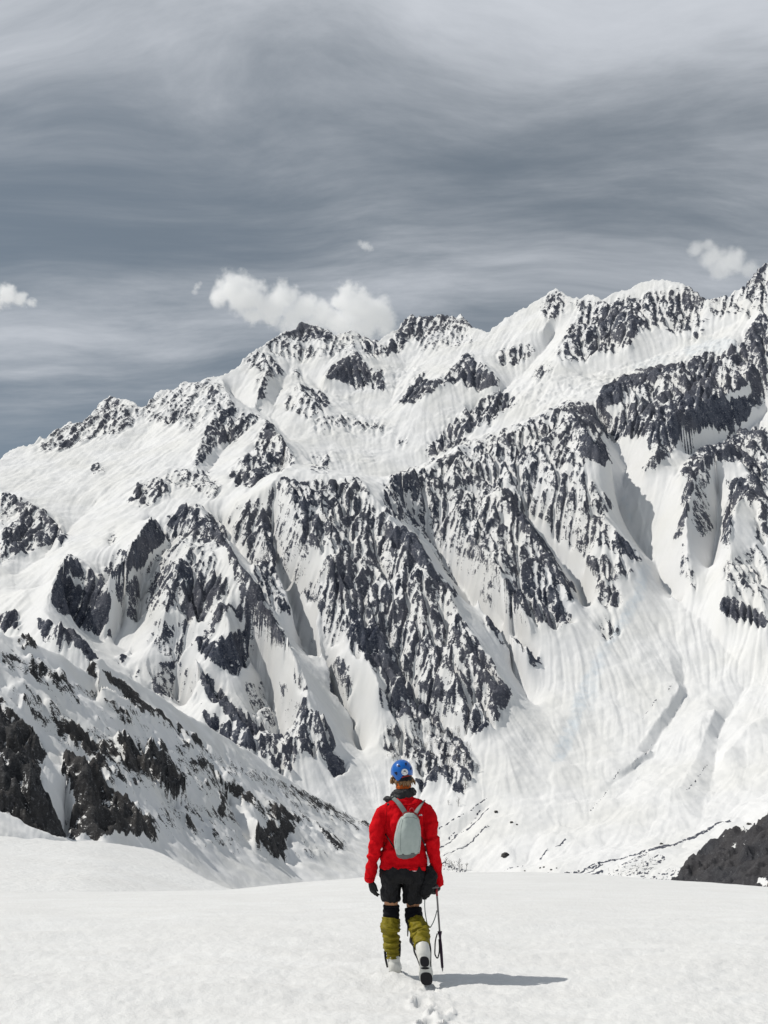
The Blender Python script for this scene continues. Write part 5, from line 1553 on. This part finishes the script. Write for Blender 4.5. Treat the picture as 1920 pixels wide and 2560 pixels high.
def vapour(name, dens, nscale, fray, centres, soft=.30):
    """scattering mist, thick at the heart of each puff and torn by noise towards its rim"""
    m = bpy.data.materials.new(name)
    m.use_nodes = True
    k = NT(m.node_tree)
    P = k.n('ShaderNodeTexCoord').outputs['Object']
    F = None
    for p, r in centres:
        dst = k.n('ShaderNodeVectorMath', operation='DISTANCE', i_0=P, i_1=tuple(p)).outputs['Value']
        f = k.math('SUBTRACT', 1.0, k.math('DIVIDE', dst, r))
        F = f if F is None else k.n('ShaderNodeMath', operation='SMOOTH_MAX', i_0=F, i_1=f, i_2=.12).outputs[0]
    n1 = k.noise(P, 1.0 / nscale, 6, .62)
    F = k.math('ADD', F, k.math('MULTIPLY', k.math('SUBTRACT', n1, .5), fray))
    v = k.n('ShaderNodeVolumeScatter', i_Anisotropy=0.0)
    v.inputs['Color'].default_value = (1, 1, 1, 1)
    k.put(v.inputs['Density'], k.ramp(F, 0.0, soft, 0.0, dens))
    out = k.n('ShaderNodeOutputMaterial')
    m.node_tree.links.new(v.outputs[0], out.inputs['Volume'])
    return m


def cloud(label, blobs, dens, seed, nscale=230.0, fray=1.1, voxel=40, soft=.3):
    bx, by = np.mean([b[0] for b in blobs]), np.mean([b[1] for b in blobs])
    org = at(bx, by, CLOUD_D)
    mpp = CLOUD_D / FPX
    bm = bmesh.new()
    cs = []
    for i, (x, y, r) in enumerate(blobs):
        p = at(x, y, CLOUD_D + 60 * math.sin(i * 2.3 + seed)) - org
        R_ = r * mpp * 1.12
        cs.append((p, R_))
        ball(bm, p, (R_ * 1.22, R_ * 1.22, R_ * 1.22), 16)
    o = finish('cloud', bm, vapour('vapour', dens, nscale, fray, cs, soft), None, voxel, 1, loc=org)
    o['label'] = label
    o['category'] = 'cloud'
    o['group'] = 'low clouds behind the summits'
    return o


cloud('big white puffy cloud in two lobes touching the central summits',
      [(585, 725, 52), (553, 744, 30), (630, 742, 48), (707, 745, 44), (676, 772, 46), (632, 790, 30), (760, 768, 46), (808, 792, 42), (730, 800, 38), (868, 738, 38), (850, 755, 28), (892, 772, 56), (934, 780, 50), (966, 812, 36), (845, 810, 46), (600, 762, 32), (780, 815, 36), (910, 825, 44)], .0115, 1.0, 150.0, 2.4, 40, .7)
cloud('white cloud cut by the left edge of the sky', [(-30, 738, 42), (15, 735, 34), (50, 748, 22), (80, 758, 15), (-60, 750, 40)], .013, 4.0, 130.0, 2.2, 40, .7)
cloud('soft pale cloud beside the highest peak on the right', [(1780, 640, 38), (1830, 655, 42), (1742, 622, 24), (1875, 672, 28), (1800, 668, 34), (1770, 615, 22)], .0045, 6.0, 150.0, 1.6, 30, .6)
cloud('tiny wisp of cloud high above the central saddle', [(913, 614, 15), (900, 608, 10), (926, 622, 10)], .006, 8.0, 60.0, 1.8, 16, .6)
cloud('tiny wisp of cloud just left of the big puffy cloud', [(492, 716, 11), (487, 730, 10), (500, 708, 7)], .006, 9.0, 50.0, 1.6, 14, .6)

# ------------------------------------------------------------------ bare trees and boulders in the valley
def bark(name, c1, c2):
    m = bpy.data.materials.new(name)
    m.use_nodes = True
    k = NT(m.node_tree)
    P = k.n('ShaderNodeTexCoord').outputs['Object']
    b = k.n('ShaderNodeBsdfPrincipled')
    k.put(b.inputs['Base Color'], k.mix(k.ramp(k.noise(P, .8, 4), .3, .7), (*c1, 1), (*c2, 1)))
    b.inputs['Roughness'].default_value = .9
    k.n('ShaderNodeOutputMaterial', i_0=b.outputs[0])
    return m


M_BARK = bark('grey_bark', (.075, .068, .060), (.030, .027, .025))
M_BOULDER = bark('dark_boulder', (.070, .066, .062), (.022, .021, .022))


def twig(bm, a, b, r0, r1, n=3):
    t = (b - a).normalized(); u = t.orthogonal().normalized(); v = t.cross(u)
    A = [bm.verts.new(a + (u * math.cos(6.283 * i / n) + v * math.sin(6.283 * i / n)) * r0) for i in range(n)]
    B = [bm.verts.new(b + (u * math.cos(6.283 * i / n) + v * math.sin(6.283 * i / n)) * r1) for i in range(n)]
    for i in range(n):
        bm.faces.new((A[i], A[(i + 1) % n], B[(i + 1) % n], B[i]))


def bare_tree(rnd, h, trunk, crown, limbs=8, twigs=5, base=Vector((0, 0, 0))):
    top = base + Vector((rnd.uniform(-.1, .1) * h, rnd.uniform(-.1, .1) * h, h))
    midp = base.lerp(top, .45) + Vector((rnd.uniform(-.04, .04) * h, 0, 0))
    twig(trunk, base - Vector((0, 0, .06 * h)), midp, .030 * h, .022 * h, 5); twig(trunk, midp, top, .022 * h, .005 * h, 5)
    for i in range(limbs):
        f = rnd.uniform(.22, .95)
        a = midp.lerp(top, (f - .45) / .55) if f > .45 else base.lerp(midp, f / .45)
        an = rnd.uniform(0, 6.283); up = rnd.uniform(.5, 1.1); L = h * rnd.uniform(.28, .48) * (1.15 - .6 * f)
        d_ = Vector((math.cos(an), math.sin(an), up)).normalized()
        b = a + d_ * L
        twig(crown, a, b, .011 * h, .004 * h)
        for j in range(twigs):
            c = a.lerp(b, rnd.uniform(.35, 1))
            e = (d_ + Vector((rnd.uniform(-.9, .9), rnd.uniform(-.9, .9), rnd.uniform(-.1, .8)))).normalized()
            twig(crown, c, c + e * L * rnd.uniform(.3, .6), .006 * h, .002 * h)


rnd = random.Random(12)


def lone_tree(spot, h, label, group=None):
    g = ground_at(MT, *cr('H', [spot])[0])
    e = bpy.data.objects.new('bare_tree', None)
    COL.objects.link(e)
    e.location = g; e['label'] = label; e['category'] = 'tree'
    if group:
        e['group'] = group
    bt, bc = bmesh.new(), bmesh.new()
    bare_tree(rnd, h, bt, bc, 12, 7)
    finish('trunk', bt, M_BARK, e); finish('crown', bc, M_BARK, e)


lone_tree((232, 432), 13, 'smaller of the two lone bare trees on the snow slope right of the helmet')
lone_tree((322, 442), 20, 'larger of the two lone bare trees on the snow slope right of the helmet')
lone_tree((392, 290), 24, 'tall thin bare tree rising at the right foot of the dark central buttress')
lone_tree((500, 120), 22, 'bare tree on the right edge of the central buttress, highest of the valley trees')
lone_tree((330, 1048), 24, 'broad bare tree in the valley just right of the red sleeve, biggest of its cluster')
for sp, w_ in (((205, 1000), 'nearest to the red sleeve'), ((240, 1012), 'second from the red sleeve'), ((262, 1030), 'third from the red sleeve'), ((285, 1040), 'just left of the broad tree'), ((362, 1052), 'just right of the broad tree'), ((400, 1050), 'farthest right of its cluster')):
    lone_tree(sp, rnd.uniform(13, 18), 'small bare valley tree ' + w_, 'bare tree cluster beside the red sleeve')

# the birch wood at the foot of the central buttress reads as one mass
ZONES = [[('F', (30, 380), (5, 130), 260), ('D', (10, 330), (1080, 1205), 160)], [('G', (360, 690), (640, 830), 60), ('G', (150, 700), (560, 820), 50)]]
for zones, nm_, lb_ in zip(ZONES, ('birch_wood', 'brush'), ('thin leafless birch wood on the foot of the central buttress', 'dark leafless brush along the stream gully beside the dark hill')):
    bt = bmesh.new()
    for zc, (x0, x1), (y0, y1), n_ in zones:
        for i in range(n_):
            x, y = rnd.uniform(x0, x1), rnd.uniform(y0, y1)
            if zc == 'F' and y > 20 + .42 * x + 40:
                continue
            if zc == 'G' and abs(y - (860 - .34 * x)) > 70:
                continue
            g = ground_at(MT, *cr(zc, [(x, y)])[0])
            bare_tree(rnd, rnd.uniform(6, 15) if zc != 'G' else rnd.uniform(3, 7), bt, bt, 6, 2, g)
    wood = finish(nm_, bt, M_BARK)
    wood['kind'] = 'stuff'
    wood['label'] = lb_


def boulder(c, spot, wpx, label, seed, group=None, squash=.75):
    g = ground_at(MT, *cr(c, [spot])[0])
    r = wpx * .5 * g.y / FPX
    bm = bmesh.new()
    bmesh.ops.create_icosphere(bm, subdivisions=3, radius=1.0)
    o = finish('boulder', bm, M_BOULDER, None, 0, 0, lambda co: .34 * mnoise.fractal(co * 1.3 + Vector((seed, seed, 0)), .7, 2.0, 3), loc=g, shade=False)
    o.scale = (r, r, r * squash)
    o['label'] = label; o['category'] = 'boulder'
    if group:
        o['group'] = group


boulder('H', (765, 905), 17, 'biggest dark boulder on the valley snow between mountaineer and dark hill', 1)
boulder('H', (680, 497), 9, 'dark boulder alone high on the valley snow slope', 2)
boulder('H', (826, 594), 8, 'larger of two dark boulders close together on the valley snow slope', 3)
boulder('H', (876, 612), 5, 'smaller of two dark boulders close together on the valley snow slope', 4)
boulder('G', (1482, 306), 13, 'flat dark boulder on the snow just above the dark hill', 5, squash=.45)
boulder('G', (655, 492), 8, 'dark boulder just above the brushy stream gully', 6)
for i, (sp, w, t_) in enumerate((((950, 1050), 4, 'leftmost small'), ((1095, 1024), 5, 'second from left small'), ((1130, 1012), 5, 'third from left small'), ((1170, 1065), 4, 'lowest small'), ((1200, 1038), 6, 'largest small'), ((1250, 1020), 4, 'rightmost small'))):
    boulder('H', sp, w, t_ + ' boulder in the row on the valley floor above the snow edge', 10 + i, 'small boulders on the valley floor')
